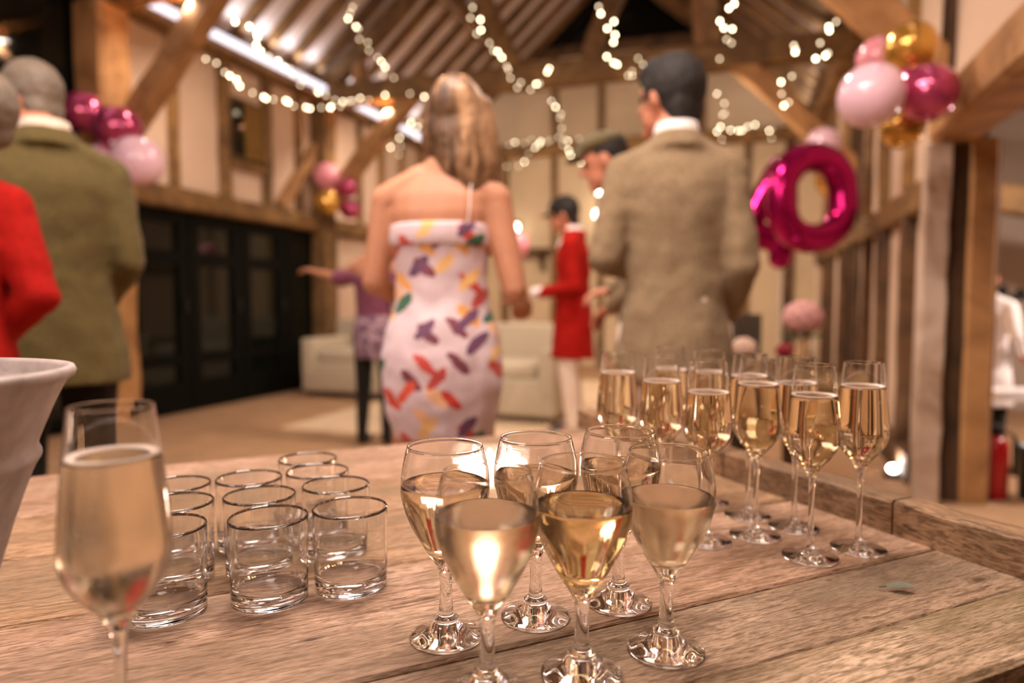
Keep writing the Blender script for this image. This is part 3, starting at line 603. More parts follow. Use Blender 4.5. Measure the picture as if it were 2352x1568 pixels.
class Fig:
    """a standing figure: joints in local metres (x right, y forward, z up), turned by yaw and set down at (x, y)"""
    def __init__(s, x, y, yaw, H, label, z0=0.0, headyaw=0.0, headpitch=0.0, headoff=(0, 0, 0), el=None, wr=None, lean=(0, 0), stance=1.0, width=1.0):
        s.H, s.o, s.yaw = H, Vector((x, y, z0)), math.radians(yaw)
        s.R = Vector((math.cos(s.yaw), -math.sin(s.yaw), 0)); s.Fw = Vector((math.sin(s.yaw), math.cos(s.yaw), 0)); s.U = Vector((0, 0, 1))
        s.lean, s.w = lean, width
        s.root = thing('person', s.o, label, 'person')
        s.hy = math.radians(headyaw); s.hp = math.radians(headpitch); s.ho = headoff
        st = stance
        s.j = dict(pel=(0, 0, .52), hipL=(-.05 * st, 0, .50), hipR=(.05 * st, 0, .50), kneeL=(-.056 * st, .012, .28), kneeR=(.056 * st, .012, .28), ankL=(-.058 * st, -.012, .045), ankR=(.058 * st, -.012, .045),
                   toeL=(-.066 * st, .085, .018), toeR=(.066 * st, .085, .018), shL=(-.096 * width, 0, .785), shR=(.096 * width, 0, .785), neck=(0, -.004, .845), head=(headoff[0], .012 + headoff[1], .925 + headoff[2]))
        s.j['elL'], s.j['elR'] = (el or ((-.14, -.02, .63), (.14, -.02, .63))); s.j['wrL'], s.j['wrR'] = (wr or ((-.145, .03, .48), (.145, .03, .48)))
    def P(s, p):
        k = max(0.0, (p[2] - 0.5) / 0.4)
        return s.o + (s.R * (p[0] + s.lean[0] * k) + s.Fw * (p[1] + s.lean[1] * k) + s.U * p[2]) * s.H
    def J(s, n): return s.P(s.j[n])
    def torso(s, rs, grow=0.0, n=18):      # rs: (z, half width, half depth, forward shift)
        return rings([(s.P((0, r[3] if len(r) > 3 else 0, r[0])), s.R * (r[1] * s.w + grow) * s.H, s.Fw * (r[2] + grow) * s.H) for r in rs], n)
    TR = [(.46, .06, .05), (.49, .084, .062), (.53, .094, .068), (.57, .088, .062), (.61, .077, .055), (.66, .079, .056), (.71, .090, .062), (.76, .097, .062), (.79, .094, .054), (.81, .078, .045), (.83, .045, .037), (.845, .034, .034)]
    def limb(s, a, b, ra, rb): return capsule(a, b, ra * s.H, rb * s.H)
    def hand(s, wrist, elbow, curl=0.5, side=1):
        d = (wrist - elbow).normalized(); sx = d.cross(s.U); sx = sx.normalized() if sx.length > 0.1 else s.R; n = sx.cross(d).normalized(); H = s.H; o = []
        palm = wrist + d * .028 * H; o.append(ellipsoid(palm, (.021 * H, .03 * H, .011 * H), (sx, d, n)))
        for k, ln in enumerate((.036, .042, .04, .031)):
            b = palm + d * .022 * H + sx * ((k - 1.5) * .0115 * H); m = b + (d * math.cos(curl * .6) - n * math.sin(curl * .6)) * ln * .55 * H
            e = m + (d * math.cos(curl * 1.6) - n * math.sin(curl * 1.6)) * ln * .5 * H
            o += [capsule(b, m, .0053 * H, .005 * H, 8), capsule(m, e, .005 * H, .0043 * H, 8)]
        b = palm - d * .012 * H - sx * side * .016 * H; m = b + (d * .7 - sx * side * .7).normalized() * .022 * H; e = m + (d * .9 - sx * side * .2 - n * .3).normalized() * .018 * H
        o += [capsule(b, m, .0065 * H, .0058 * H, 8), capsule(m, e, .0058 * H, .0048 * H, 8)]
        return o
    def headaxes(s):
        f = s.Fw * math.cos(s.hy) + s.R * math.sin(s.hy); f = (f * math.cos(s.hp) - s.U * math.sin(s.hp)).normalized(); r = f.cross(s.U).normalized(); u = r.cross(f).normalized(); return r, f, u
    def body(s, mat=SKIN, hands='LR', voxel=0.0085):
        H = s.H; g = [s.torso(s.TR)]
        for L in 'LR':
            g += [s.limb(s.J('hip' + L), s.J('knee' + L), .047, .033), s.limb(s.J('knee' + L), s.J('ank' + L), .033, .020), s.limb(s.J('ank' + L) - s.U * .012 * H, s.J('toe' + L), .024, .016),
                  s.limb(s.P(((-.03 if L == 'L' else .03), -.006, .818)), s.J('sh' + L), .03, .031), s.limb(s.J('sh' + L), s.J('el' + L), .030, .022), s.limb(s.J('el' + L), s.J('wr' + L), .022, .0145)]
            g += s.hand(s.J('wr' + L), s.J('el' + L), 0.7, 1 if L == 'R' else -1)
        r, f, u = s.headaxes(); h = s.J('head')
        g += [s.limb(s.J('neck') - s.U * .02 * H, h - u * .03 * H - f * .01 * H, .034, .031),
              ellipsoid(h + u * .006 * H - f * .006 * H, (.0435 * H, .054 * H, .062 * H), (r, f, u), 16, 12), ellipsoid(h - u * .030 * H + f * .018 * H, (.032 * H, .034 * H, .036 * H), (r, f, u)),
              capsule(h + f * .047 * H + u * .006 * H, h + f * .060 * H - u * .012 * H, .006 * H, .009 * H, 8), ellipsoid(h + f * .046 * H - u * .037 * H, (.015 * H, .009 * H, .007 * H), (r, f, u)),
              ellipsoid(h + f * .044 * H - u * .056 * H, (.014 * H, .011 * H, .011 * H), (r, f, u)), ellipsoid(h + f * .042 * H + u * .016 * H, (.03 * H, .012 * H, .008 * H), (r, f, u))]
        for q in (-1, 1): g.append(ellipsoid(h + r * (q * .045 * H) - f * .004 * H - u * .006 * H, (.006 * H, .012 * H, .019 * H), (r, f, u)))
        b = fused('body', g, mat, s.root, voxel, 3)
        for q in (-1, 1): obj('eye', ellipsoid(h + f * .046 * H + r * (q * .017 * H) + u * .004 * H, (.007 * H, .005 * H, .0045 * H), (r, f, u), 10, 6), EYE, s.root, True)
        return b
    def hair_cap(s, mat, back=0.0, extra=(), puff=0.0, low=-.028, name='hair'):
        r, f, u = s.headaxes(); h = s.J('head'); H = s.H
        g = [ellipsoid(h + u * .018 * H - f * .014 * H, ((.047 + puff) * H, (.054 + puff) * H, (.055 + puff) * H), (r, f, u), 16, 12), ellipsoid(h - f * .032 * H + u * low * H, (.040 * H, .026 * H, .036 * H), (r, f, u))]
        return fused(name, g + list(extra), mat, s.root, 0.009, 2, 0.006, 0.02)
    def jacket(s, mat, hem=.45, flare=.02, name='jacket', collar=True, fold=0.016):
        H = s.H; rs = [(hem, .098 + flare, .078 + flare), (hem + .05, .099 + flare * .8, .078 + flare * .6), (.56, .098, .074), (.61, .094, .068), (.66, .097, .068), (.71, .106, .072), (.76, .110, .070), (.79, .103, .060), (.815, .078, .048), (.845, .044, .042)]
        rs = [r for i, r in enumerate(rs) if i < 2 or r[0] > hem + .07]
        g = [s.torso(rs)]
        for L in 'LR':
            e, w = s.J('el' + L), s.J('wr' + L); g += [s.limb(s.P(((-.035 if L == 'L' else .035), -.004, .812)), s.J('sh' + L), .036, .037), s.limb(s.J('sh' + L), e, .037, .031), s.limb(e, e.lerp(w, .95), .031, .024)]
        if collar: g.append(rings([(s.P((0, -.004, z)), s.R * a * H, s.Fw * a * .95 * H) for z, a in ((.825, .058), (.845, .047), (.858, .041))], 16))
        return fused(name, g, mat, s.root, 0.0095, 9, fold, 0.09)
    def shirt_collar(s, mat):
        H = s.H; return fused('shirt_collar', [rings([(s.P((0, -.002, z)), s.R * a * H, s.Fw * a * H) for z, a in ((.83, .044), (.85, .041), (.872, .037))], 16)], mat, s.root, 0.007, 2)
    def trousers(s, mat, name='trousers', r=1.0):
        g = [s.torso([(.455, .078 * r, .062 * r), (.49, .095 * r, .072 * r), (.55, .096 * r, .072 * r), (.59, .090 * r, .066 * r)])]
        for L in 'LR': g += [s.limb(s.J('hip' + L), s.J('knee' + L), .054 * r, .042 * r), s.limb(s.J('knee' + L), s.J('ank' + L) + s.U * .01 * s.H, .042 * r, .031 * r)]
        return fused(name, g, mat, s.root, 0.0095, 4, 0.01, 0.1)
    def shoes(s, mat=BLACKLEATHER):
        for L in 'LR':
            a, t = s.J('ank' + L), s.J('toe' + L); H = s.H; z0 = s.o.z
            g = [capsule(Vector((a.x, a.y, z0 + .027 * H)) - s.Fw * .012 * H, Vector((t.x, t.y, z0 + .02 * H)), .026 * H, .0195 * H), capsule(a, a - s.U * .02 * H, .027 * H, .027 * H)]
            fused('shoe', g, mat, s.root, 0.008, 2)

# --- person in red at the edge
p1 = Fig(-1.47, 1.74, -35, 1.63, 'person with short fair hair and scarlet jacket beside the olive tweed jacket', headyaw=-30, headoff=(.06, .0, 0), el=((-.13, .0, .63), (.135, -.05, .64)), wr=((-.10, .10, .60), (.08, .07, .57)))
p1.body(SKIN_P); p1.jacket(F_RED, .50, .012); p1.trousers(F_DARK); p1.shoes(); p1.hair_cap(HAIR_G, puff=.006, low=-.02)
# --- man in olive tweed
p2 = Fig(-1.52, 2.26, -38, 1.85, 'grey-haired man in olive green tweed jacket seen from behind', headyaw=-42, headpitch=8, headoff=(-.02, .06, -.005), el=((-.13, .0, .63), (.118, -.03, .63)), wr=((-.10, .10, .56), (.07, .10, .52)))
p2.body(SKIN_P); p2.jacket(F_OLIVE, .41, .026); p2.trousers(F_DARK); p2.shoes(); p2.hair_cap(HAIR_G, low=-.02); p2.shirt_collar(F_CREAM)
# --- woman in the printed dress
p3 = Fig(-0.205, 2.0, 4, 1.68, 'woman with long blonde hair in strapless printed dress seen from behind', headyaw=6, headoff=(.028, .0, .0), el=((-.118, -.005, .645), (.128, -.02, .632)), wr=((-.06, .13, .60), (.13, .10, .615)), width=.96)
p3.body(SKIN, voxel=0.008)
DR = NT('pale_dress_with_sweet_print'); DR.b.inputs['Roughness'].default_value = 0.6; DR.b.inputs['Sheen Weight'].default_value = 0.2
tc = DR.n('ShaderNodeTexCoord'); cur = hexc('d3bcc2')
def layer(cur, scale, rotz, shape, cols, thr, seed):
    mp = DR.n('ShaderNodeMapping'); mp.inputs['Location'].default_value = (seed, seed * 1.7, seed * 0.6); mp.inputs['Scale'].default_value = shape
    nz = DR.n('ShaderNodeTexNoise'); nz.inputs['Scale'].default_value = 30; DR.l(tc.outputs['Object'], nz.inputs['Vector'])
    ad = DR.n('ShaderNodeVectorMath', operation='MULTIPLY_ADD'); ad.inputs[1].default_value = (0.022, 0.022, 0.022); DR.l(nz.outputs['Color'], ad.inputs[0]); DR.l(tc.outputs['Object'], ad.inputs[2]); vr = DR.n('ShaderNodeVectorRotate', rotation_type='Y_AXIS'); vr.inputs['Angle'].default_value = rotz; DR.l(ad.outputs[0], vr.inputs['Vector']); DR.l(vr.outputs[0], mp.inputs['Vector'])
    vo = DR.n('ShaderNodeTexVoronoi'); vo.inputs['Scale'].default_value = scale; vo.inputs['Randomness'].default_value = 0.75; vo.voronoi_dimensions = '2D'; sx = DR.n('ShaderNodeSeparateXYZ'); cx = DR.n('ShaderNodeCombineXYZ'); DR.l(mp.outputs[0], sx.inputs[0]); DR.l(sx.outputs[0], cx.inputs[0]); DR.l(sx.outputs[2], cx.inputs[1]); DR.l(cx.outputs[0], vo.inputs['Vector'])
    lt = DR.n('ShaderNodeMath', operation='LESS_THAN'); lt.inputs[1].default_value = thr; DR.l(vo.outputs['Distance'], lt.inputs[0])
    sp = DR.n('ShaderNodeSeparateColor'); DR.l(vo.outputs['Color'], sp.inputs[0])
    k = len(cols); c = DR.ramp(sp.outputs[0], [(i / k, cc_) for i, cc_ in enumerate(cols)], 'CONSTANT')
    return DR.mix(lt.outputs[0], cur, c)
cur = layer(cur, 7.6, 0.8, (2.1, 1, 0.8), [hexc('c8382a'), hexc('e2a05a'), hexc('c8463c'), hexc('7a3a4a'), hexc('e8b48a')], 0.24, 0.0)
cur = layer(cur, 7.0, -0.75, (2.1, 1, 0.8), [hexc('2c6046'), hexc('b8423c'), hexc('e6b878'), hexc('6a4060'), hexc('d8523a')], 0.22, 3.3)
DR.l(cur, DR.b.inputs['Base Color'])
H = 1.68
dress = [(.376, .090, .072), (.42, .104, .080), (.47, .112, .086), (.52, .112, .086), (.56, .103, .078), (.61, .086, .065), (.65, .082, .062), (.70, .088, .064), (.735, .092, .066)]
fused('dress', [p3.torso(dress)], DR.m, p3.root, 0.009, 4, 0.012, 0.08)
fused('dress_band', [p3.torso([(.706, .094, .070), (.722, .0955, .0715), (.742, .0945, .070), (.744, .090, .066)])], DR.m, p3.root, 0.007, 2)
r_, f_, u_ = p3.headaxes(); h_ = p3.J('head'); strands = []
for k in range(15):
    a = math.pi * (0.02 + 0.96 * k / 14) ; d = r_ * math.cos(a) - f_ * math.sin(a) * 0.9
    p0 = h_ + u_ * .05 * H - f_ * .012 * H; pts = [p0, h_ + d * .047 * H + u_ * .02 * H, h_ + d * .053 * H - u_ * .03 * H + r_ * .004 * H, h_ + d * .050 * H - u_ * .085 * H + r_ * .012 * H, h_ + d * .044 * H - u_ * (.125 + .012 * math.sin(k * 2.3)) * H + r_ * (.020 + .004 * math.cos(k)) * H]
    strands.append(tube(pts, [.012 * H, .017 * H, .0165 * H, .0145 * H, .008 * H], 8))
p3.hair_cap(HAIR_B, extra=strands, low=-.03)
fused('shoe', [capsule(p3.J('ankL') - Vector((0, 0, .04)), p3.J('toeL'), .04, .03)], BLACKLEATHER, p3.root, 0.009, 2); fused('shoe', [capsule(p3.J('ankR') - Vector((0, 0, .04)), p3.J('toeR'), .04, .03)], BLACKLEATHER, p3.root, 0.009, 2)
for sx in (.055,): obj('dress_strap', tube([p3.P((sx, -.071, .738)), p3.P((sx * 1.05, -.068, .76)), p3.P((sx * 1.05, -.058, .79)), p3.P((sx * 1.02, -.03, .815))], .0018, 6), F_WHITE, p3.root)
# --- man in beige tweed
p4 = Fig(0.535, 2.26, 8, 1.84, 'dark-haired man in beige tweed jacket seen from behind', headyaw=-48, headoff=(-.012, .02, .0), el=((-.124, -.03, .635), (.112, -.03, .62)), wr=((-.05, .13, .62), (.10, .06, .535)), width=.93)
p4.body(SKIN_P); p4.jacket(F_TWEED, .42, .018); p4.trousers(F_CREAM); p4.shoes(); p4.shirt_collar(F_WHITE)
r_, f_, u_ = p4.headaxes(); h_ = p4.J('head')
p4.hair_cap(HAIR_D, puff=.006, extra=[ellipsoid(h_ + u_ * .045 * 1.84 + f_ * .012 * 1.84, (.045 * 1.84, .046 * 1.84, .032 * 1.84), (r_, f_, u_)), ellipsoid(h_ - f_ * .042 * 1.84 - u_ * .02 * 1.84, (.040 * 1.84, .022 * 1.84, .044 * 1.84), (r_, f_, u_))])
# --- man in a flat cap, mostly hidden
p5 = Fig(0.62, 3.0, -70, 1.80, 'man in a grey-green flat cap half hidden behind the beige tweed jacket', headyaw=-8, headpitch=18, headoff=(0, .05, -.01), el=((-.115, -.02, .62), (.115, .0, .62)), wr=((-.05, .08, .56), (.06, .10, .60)), lean=(0, .06))
p5.body(SKIN_P); p5.jacket(F_TWEED, .45, .015); p5.trousers(F_DARK); p5.shoes(); p5.hair_cap(HAIR_D, low=-.02)
r_, f_, u_ = p5.headaxes(); h_ = p5.J('head'); H = 1.80
fused('flat_cap', [ellipsoid(h_ + u_ * .045 * H, (.058 * H, .066 * H, .026 * H), (r_, f_, u_)), ellipsoid(h_ + u_ * .030 * H + f_ * .058 * H, (.042 * H, .036 * H, .008 * H), (r_, f_, u_))], F_GREYCAP, p5.root, 0.008, 3)
# --- figure in the red hunting coat
p6 = Fig(0.46, 5.15, -78, 1.82, 'person in scarlet riding coat, white breeches and dark peaked cap', headpitch=16, headoff=(0, .03, -.005), el=((-.12, -.02, .62), (.12, -.03, .62)), wr=((-.05, .135, .60), (.05, .13, .60)), width=1.0)
p6.body(SKIN_P); p6.jacket(F_RED, .33, .014, 'riding_coat'); p6.trousers(F_CREAM, 'breeches', .96); p6.shoes(); p6.shirt_collar(F_WHITE)
r_, f_, u_ = p6.headaxes(); h_ = p6.J('head'); H = 1.82
p6.hair_cap(HAIR_D, puff=.006, low=-.03)
fused('peaked_cap', [ellipsoid(h_ + u_ * .036 * H - f_ * .004 * H, (.053 * H, .060 * H, .042 * H), (r_, f_, u_)), ellipsoid(h_ + u_ * .018 * H + f_ * .062 * H, (.034 * H, .034 * H, .006 * H), (r_, f_, u_))], F_DARK, p6.root, 0.008, 2)
fused('white_stock', [capsule(p6.P((0, .05, .80)), p6.P((0, .062, .70)), .03, .018)], F_WHITE, p6.root, 0.008, 2)
fused('white_cuff', [capsule(p6.J('wrL').lerp(p6.J('elL'), .10), p6.J('wrL').lerp(p6.J('elL'), -.1), .046, .044)], F_WHITE, p6.root, 0.008, 2)
# --- woman in plum, reaching out
p7 = Fig(-0.98, 4.85, 10, 1.60, 'woman in plum off-shoulder top and patterned skirt reaching out an arm', headoff=(.045, .02, -.01), el=((-.165, .02, .745), (.13, .0, .64)), wr=((-.285, .03, .775), (.10, .10, .60)), width=.92)
p7.body(SKIN); fused('plum_top', [p7.torso([(.57, .090, .068), (.62, .086, .064), (.69, .092, .066), (.745, .100, .066), (.765, .094, .060)]), p7.limb(p7.J('shL') - Vector((0, 0, .05)), p7.J('elL'), .036, .042), p7.limb(p7.J('shR') - Vector((0, 0, .05)), p7.J('elR'), .036, .04)], F_PURPLE, p7.root, 0.01, 4, 0.012, 0.07)
sk = NT('lilac_patterned_cloth'); sk.b.inputs['Roughness'].default_value = 0.8; tcs = sk.n('ShaderNodeTexCoord'); wv = sk.n('ShaderNodeTexNoise'); wv.inputs['Scale'].default_value = 9; sk.l(tcs.outputs['Object'], wv.inputs['Vector'])
sk.l(sk.ramp(wv.outputs['Fac'], [(0.40, hexc('5a3a5c')), (0.52, hexc('b79aa6')), (0.62, hexc('6a4a60'))]), sk.b.inputs['Base Color'])
fused('skirt', [p7.torso([(.39, .092, .074), (.45, .100, .080), (.52, .102, .078), (.58, .092, .068)])], sk.m, p7.root, 0.01, 4, 0.012, 0.08)
for L in 'LR': fused('black_boot', [p7.limb(p7.J('hip' + L), p7.J('knee' + L), .050, .037), p7.limb(p7.J('knee' + L), p7.J('ank' + L), .037, .024), p7.limb(p7.J('ank' + L) - Vector((0, 0, .02)), p7.J('toe' + L), .026, .018)], F_DARK, p7.root, 0.01, 3)
p7.hair_cap(HAIR_B, low=-.04)
# --- child in white through the doorway
q = on_y(2262, 900, 4.3)
p8 = Fig(q.x, 4.3, 60, 1.26, 'child in a long white shirt beyond the doorway jamb', headoff=(-.02, .02, 0), el=((-.13, .02, .64), (.15, -.05, .65)), wr=((-.09, .13, .56), (.13, .08, .56)))
p8.body(SKIN_P); p8.jacket(F_WHITE, .30, .03, 'long_shirt', True); p8.trousers(F_DARK); p8.shoes(); p8.hair_cap(HAIR_D)

# ================================================================== BALLOONS
def balloon_mat(n, c, metal=0.0, rough=0.16):
    m = plain(n, c, rough, metal); b = m.node_tree.nodes['Principled BSDF']; b.inputs['Coat Weight'].default_value = 0.6; b.inputs['Coat Roughness'].default_value = 0.08
    return m
B_PINK = balloon_mat('pearl_pink_balloon', hexc('ecc3d2')); B_ROSE = balloon_mat('rose_pink_balloon', hexc('df8f9c')); B_MAG = balloon_mat('chrome_magenta_balloon', hexc('b8436e'), 0.6); B_GOLD = balloon_mat('chrome_gold_balloon', hexc('d6a348'), 0.75, 0.2)
def balloon(c, r, mat, label, group, d=Vector((0, 0, -1))):
    d = Vector(d).normalized(); t = thing('balloon', c, label, 'balloon', group)
    pr = smooth_prof([(0.0, -1.0), (0.42, -0.92), (0.78, -0.66), (0.98, -0.22), (1.0, 0.12), (0.88, 0.52), (0.60, 0.88), (0.26, 1.14), (0.06, 1.26)], 4) + [(0.0, 1.27)]
    V, F = lathe(pr, 28); qn = Vector((0, 0, 1)).rotation_difference(d)
    obj('balloon_skin', ([c + qn @ (v * r) for v in V], F), mat, t, True)
    V, F = lathe([(0.0, 1.24), (0.05, 1.26), (0.11, 1.36), (0.0, 1.35)], 12); obj('knot', ([c + qn @ (v * r) for v in V], F), mat, t, True)
BL = [  # u, v, distance, radius px, material, tail direction, label
    (2092, 110, 3.05, 56, B_GOLD, (0.1, 0, -1), 'chrome gold balloon on top of the bunch by the stripped post', 'bunch by the stripped post'),
    (2000, 220, 2.80, 70, B_PINK, (0.5, 0.3, 0.6), 'large pale pink balloon of the bunch by the stripped post', 'bunch by the stripped post'),
    (2133, 214, 2.88, 62, B_MAG, (-0.5, 0.2, 0.6), 'chrome magenta balloon of the bunch by the stripped post', 'bunch by the stripped post'),
    (2072, 292, 3.10, 47, B_GOLD, (0, 0.2, 1), 'gold balloon hanging lowest in the bunch by the stripped post', 'bunch by the stripped post'),
    (2018, 134, 3.3, 46, B_ROSE, (0.4, -0.3, -0.6), 'rose pink balloon at the back of the bunch by the stripped post', 'bunch by the stripped post'),
    (192, 258, 5.1, 45, B_MAG, (0.6, 0, -0.5), 'upper magenta balloon of the bunch on the big left post', 'bunch on the big left post'),
    (272, 298, 5.0, 52, B_MAG, (-0.3, 0.3, -0.6), 'lower magenta balloon of the bunch on the big left post', 'bunch on the big left post'),
    (318, 370, 4.6, 54, B_PINK, (-0.7, 0, 0.5), 'pale pink balloon lowest in the bunch on the big left post', 'bunch on the big left post'),
    (222, 372, 5.0, 36, B_PINK, (0.5, 0, 0.4), 'pale pink balloon behind the olive shoulder on the big left post', 'bunch on the big left post'),
    (750, 404, 8.0, 30, B_ROSE, (0.2, 0, -1), 'rose pink balloon topping the small bunch above the sofa', 'small bunch above the sofa'),
    (752, 466, 7.75, 28, B_GOLD, (0.3, 0, 0.8), 'gold balloon of the small bunch above the sofa', 'small bunch above the sofa'),
    (800, 430, 7.9, 23, B_MAG, (-0.6, 0, -0.3), 'upper magenta balloon of the small bunch above the sofa', 'small bunch above the sofa'),
    (804, 480, 8.0, 23, B_MAG, (-0.6, 0, 0.3), 'lower magenta balloon of the small bunch above the sofa', 'small bunch above the sofa'),
    (1892, 332, 5.4, 38, B_PINK, (0, 0.3, -1), 'pale pink balloon peeping over the foil zero', 'balloons behind the foil numbers'),
    (1828, 372, 5.75, 34, B_ROSE, (0.3, 0.3, -0.8), 'rose balloon between the foil four and zero', 'balloons behind the foil numbers'),
    (1908, 412, 5.6, 34, B_GOLD, (0, 0.4, -1), 'gold balloon seen through the hole of the foil zero', 'balloons behind the foil numbers'),
    (1190, 560, 8.2, 27, B_ROSE, (0.3, 0, -1), 'small pink balloon by the end wall shelf', 'balloon by the end wall')]
for u, v, y, rp, m, d, lb, gp in BL: balloon(on_y(u, v, y), rp / FPX * y, m, lb, gp, d)
FOIL = plain('magenta_foil', hexc('a3125a'), 0.17, 0.85)
def wr(pts, t=0.0):
    return [on_y(u, v, y) for u, v, y in pts]
z = thing('foil_number_balloon', on_y(1875, 455, 5.0), 'shiny magenta foil balloon shaped as the number zero', 'number balloon', 'foil numbers')
c0 = on_y(1866, 455, 5.0); ax = Vector((0.97, 0.24, 0)); pts = []; N0 = 30
for k in range(N0):
    a = 2 * math.pi * k / N0; ca, sa = math.cos(a), math.sin(a)
    pts.append(c0 + ax * (math.copysign(abs(ca) ** 0.85, ca) * 0.262) + Vector((0, 0, 1)) * (math.copysign(abs(sa) ** 0.9, sa) * 0.292))
rd = [0.108 * (1 + 0.035 * math.cos(k * 2.6)) for k in range(N0)]
obj('foil_digit', tube(pts, rd, 18, closed=True), FOIL, z, True)
f4 = thing('foil_number_balloon', on_y(1785, 480, 5.25), 'shiny magenta foil balloon shaped as the number four', 'number balloon', 'foil numbers')
g = []
for a, b, r in (((1792, 385), (1716, 520), 0.098), ((1700, 545), (1858, 545), 0.098), ((1806, 470), (1792, 592), 0.092), ((1800, 385), (1806, 470), 0.092)):
    g.append(capsule(on_y(a[0], a[1], 5.3), on_y(b[0], b[1], 5.3), r, r, 14))
fused('foil_digit', g, FOIL, f4, 0.02, 4, 0.012, 0.08)
for k, (o_, u) in enumerate(((z, 1874), (f4, 1792))):
    a = on_y(u, 590, 5.05 + 0.25 * k); obj('ribbon', tube([a, a + Vector((0.02, 0.02, -0.35)), a + Vector((-0.01, 0.03, -a.z + 0.02))], 0.003, 5), F_WHITE, o_)

# ================================================================== FAIRY LIGHTS
BULB = mesh('bulb', *ellipsoid((0, 0, 0), (0.009, 0.009, 0.011), n=10, m=6), True); BULB.materials.append(M['bulb'])
BULB2 = mesh('bulb', *ellipsoid((0, 0, 0), (0.009, 0.009, 0.011), n=10, m=6), True); BULB2.materials.append(M['bulb_dim'])
FLS = [   # picture points along each swag with the depth t of its two ends, number of bulbs
    ([(548, 38), (592, 95), (655, 152), (705, 195), (760, 222), (805, 232)], 4.6, 6.6, 15, 'fairy light string sloping down along the light batten'),
    ([(478, 128), (512, 168), (578, 208), (660, 240), (735, 242), (805, 236), (870, 218), (905, 190)], 4.7, 7.0, 26, 'fairy light swag across the upper left wall over the shuttered window'),
    ([(797, 2), (800, 30), (832, 62), (838, 88), (860, 118), (882, 142), (886, 168), (902, 192)], 5.8, 6.9, 12, 'fairy light string hanging in front of the side post'),
    ([(925, 205), (950, 215), (975, 228), (996, 228)], 6.9, 6.9, 6, 'short fairy light run beside the blonde hair'),
    ([(1066, 14), (1092, 44), (1108, 88), (1132, 115), (1148, 148), (1172, 168), (1192, 192), (1206, 206), (1232, 190), (1250, 166), (1258, 146)], 5.6, 6.8, 24, 'fairy light swag in a deep U before the tie beam'),
    ([(1380, 14), (1398, 45), (1404, 75), (1396, 102), (1408, 132), (1424, 152), (1440, 176), (1462, 158), (1470, 128)], 5.6, 6.8, 22, 'fairy light swag ending above the dark-haired man'),
    ([(1270, 218), (1284, 236), (1283, 262), (1286, 292), (1288, 322), (1306, 350), (1326, 372), (1344, 360), (1352, 336)], 7.4, 10.0, 22, 'fairy light string hanging between tie beam and end wall'),
    ([(1155, 330), (1190, 326), (1235, 322), (1270, 324), (1310, 320), (1335, 318)], 10.2, 10.2, 14, 'fairy lights lying along the end wall beam'),
    ([(1162, 378), (1172, 386), (1198, 374), (1212, 352), (1228, 336), (1240, 322)], 10.0, 10.2, 11, 'short drooping fairy light loop on the end wall beam'),
    ([(1676, -6), (1672, 18), (1668, 48), (1674, 62), (1664, 88), (1670, 104), (1666, 122), (1672, 132)], 5.6, 6.8, 17, 'fairy light string hanging straight before the tie beam'),
    ([(1656, 208), (1664, 232), (1658, 264), (1654, 296), (1652, 322), (1650, 346)], 7.3, 9.9, 14, 'fairy light string hanging beside the dark hair, right brace behind'),
    ([(1660, 296), (1700, 296), (1725, 290), (1758, 288), (1776, 300), (1788, 328)], 9.4, 9.9, 12, 'fairy light swag below the right truss brace'),
    ([(1826, 84), (1830, 108), (1852, 122), (1882, 130), (1888, 112), (1900, 80), (1912, 54), (1916, 32), (1928, 22)], 5.2, 6.3, 20, 'fairy light loop at the eave of the right roof slope'),
    ([(1814, 164), (1812, 180), (1808, 198), (1804, 224), (1798, 240), (1812, 252)], 6.2, 6.6, 9, 'short fairy light tail hanging under the right roof slope'),
    ([(888, 334), (906, 352), (950, 276), (956, 298), (962, 322)], 8.6, 9.2, 6, 'fairy light cluster under the left truss brace'),
    ([(340, 8), (358, 14), (382, 12), (392, 42), (418, 56)], 4.6, 5.0, 7, 'fairy light cluster above the big left post')]
nb = 0
for pts, t0, t1, n, lb in FLS:
    ln = [0.0]
    for a, b in zip(pts, pts[1:]): ln.append(ln[-1] + math.hypot(b[0] - a[0], b[1] - a[1]))
    def at(q):
        d = q * ln[-1]
        for i in range(len(pts) - 1):
            if d <= ln[i + 1] + 1e-6:
                k = (d - ln[i]) / (ln[i + 1] - ln[i] + 1e-9); return on_t(pts[i][0] + (pts[i + 1][0] - pts[i][0]) * k, pts[i][1] + (pts[i + 1][1] - pts[i][1]) * k, t0 + (t1 - t0) * q)
    S = thing('fairy_light_string', at(0.0), lb, 'fairy lights', 'strings of warm fairy lights')
    obj('cable', tube([at(k / 28) + Vector((0, 0, 0.012)) for k in range(29)], 0.0025, 5), M['cable'], S)
    n = max(4, int(ln[-1] / 17))
    for k in range(n):
        p = at((k + 0.5 + random.uniform(-0.28, 0.28)) / n) + Vector((random.uniform(-.055, .055), random.uniform(-.04, .04), random.uniform(-.035, .02)))
        place('bulb', BULB if random.random() < 0.48 else BULB2, p, None, S)

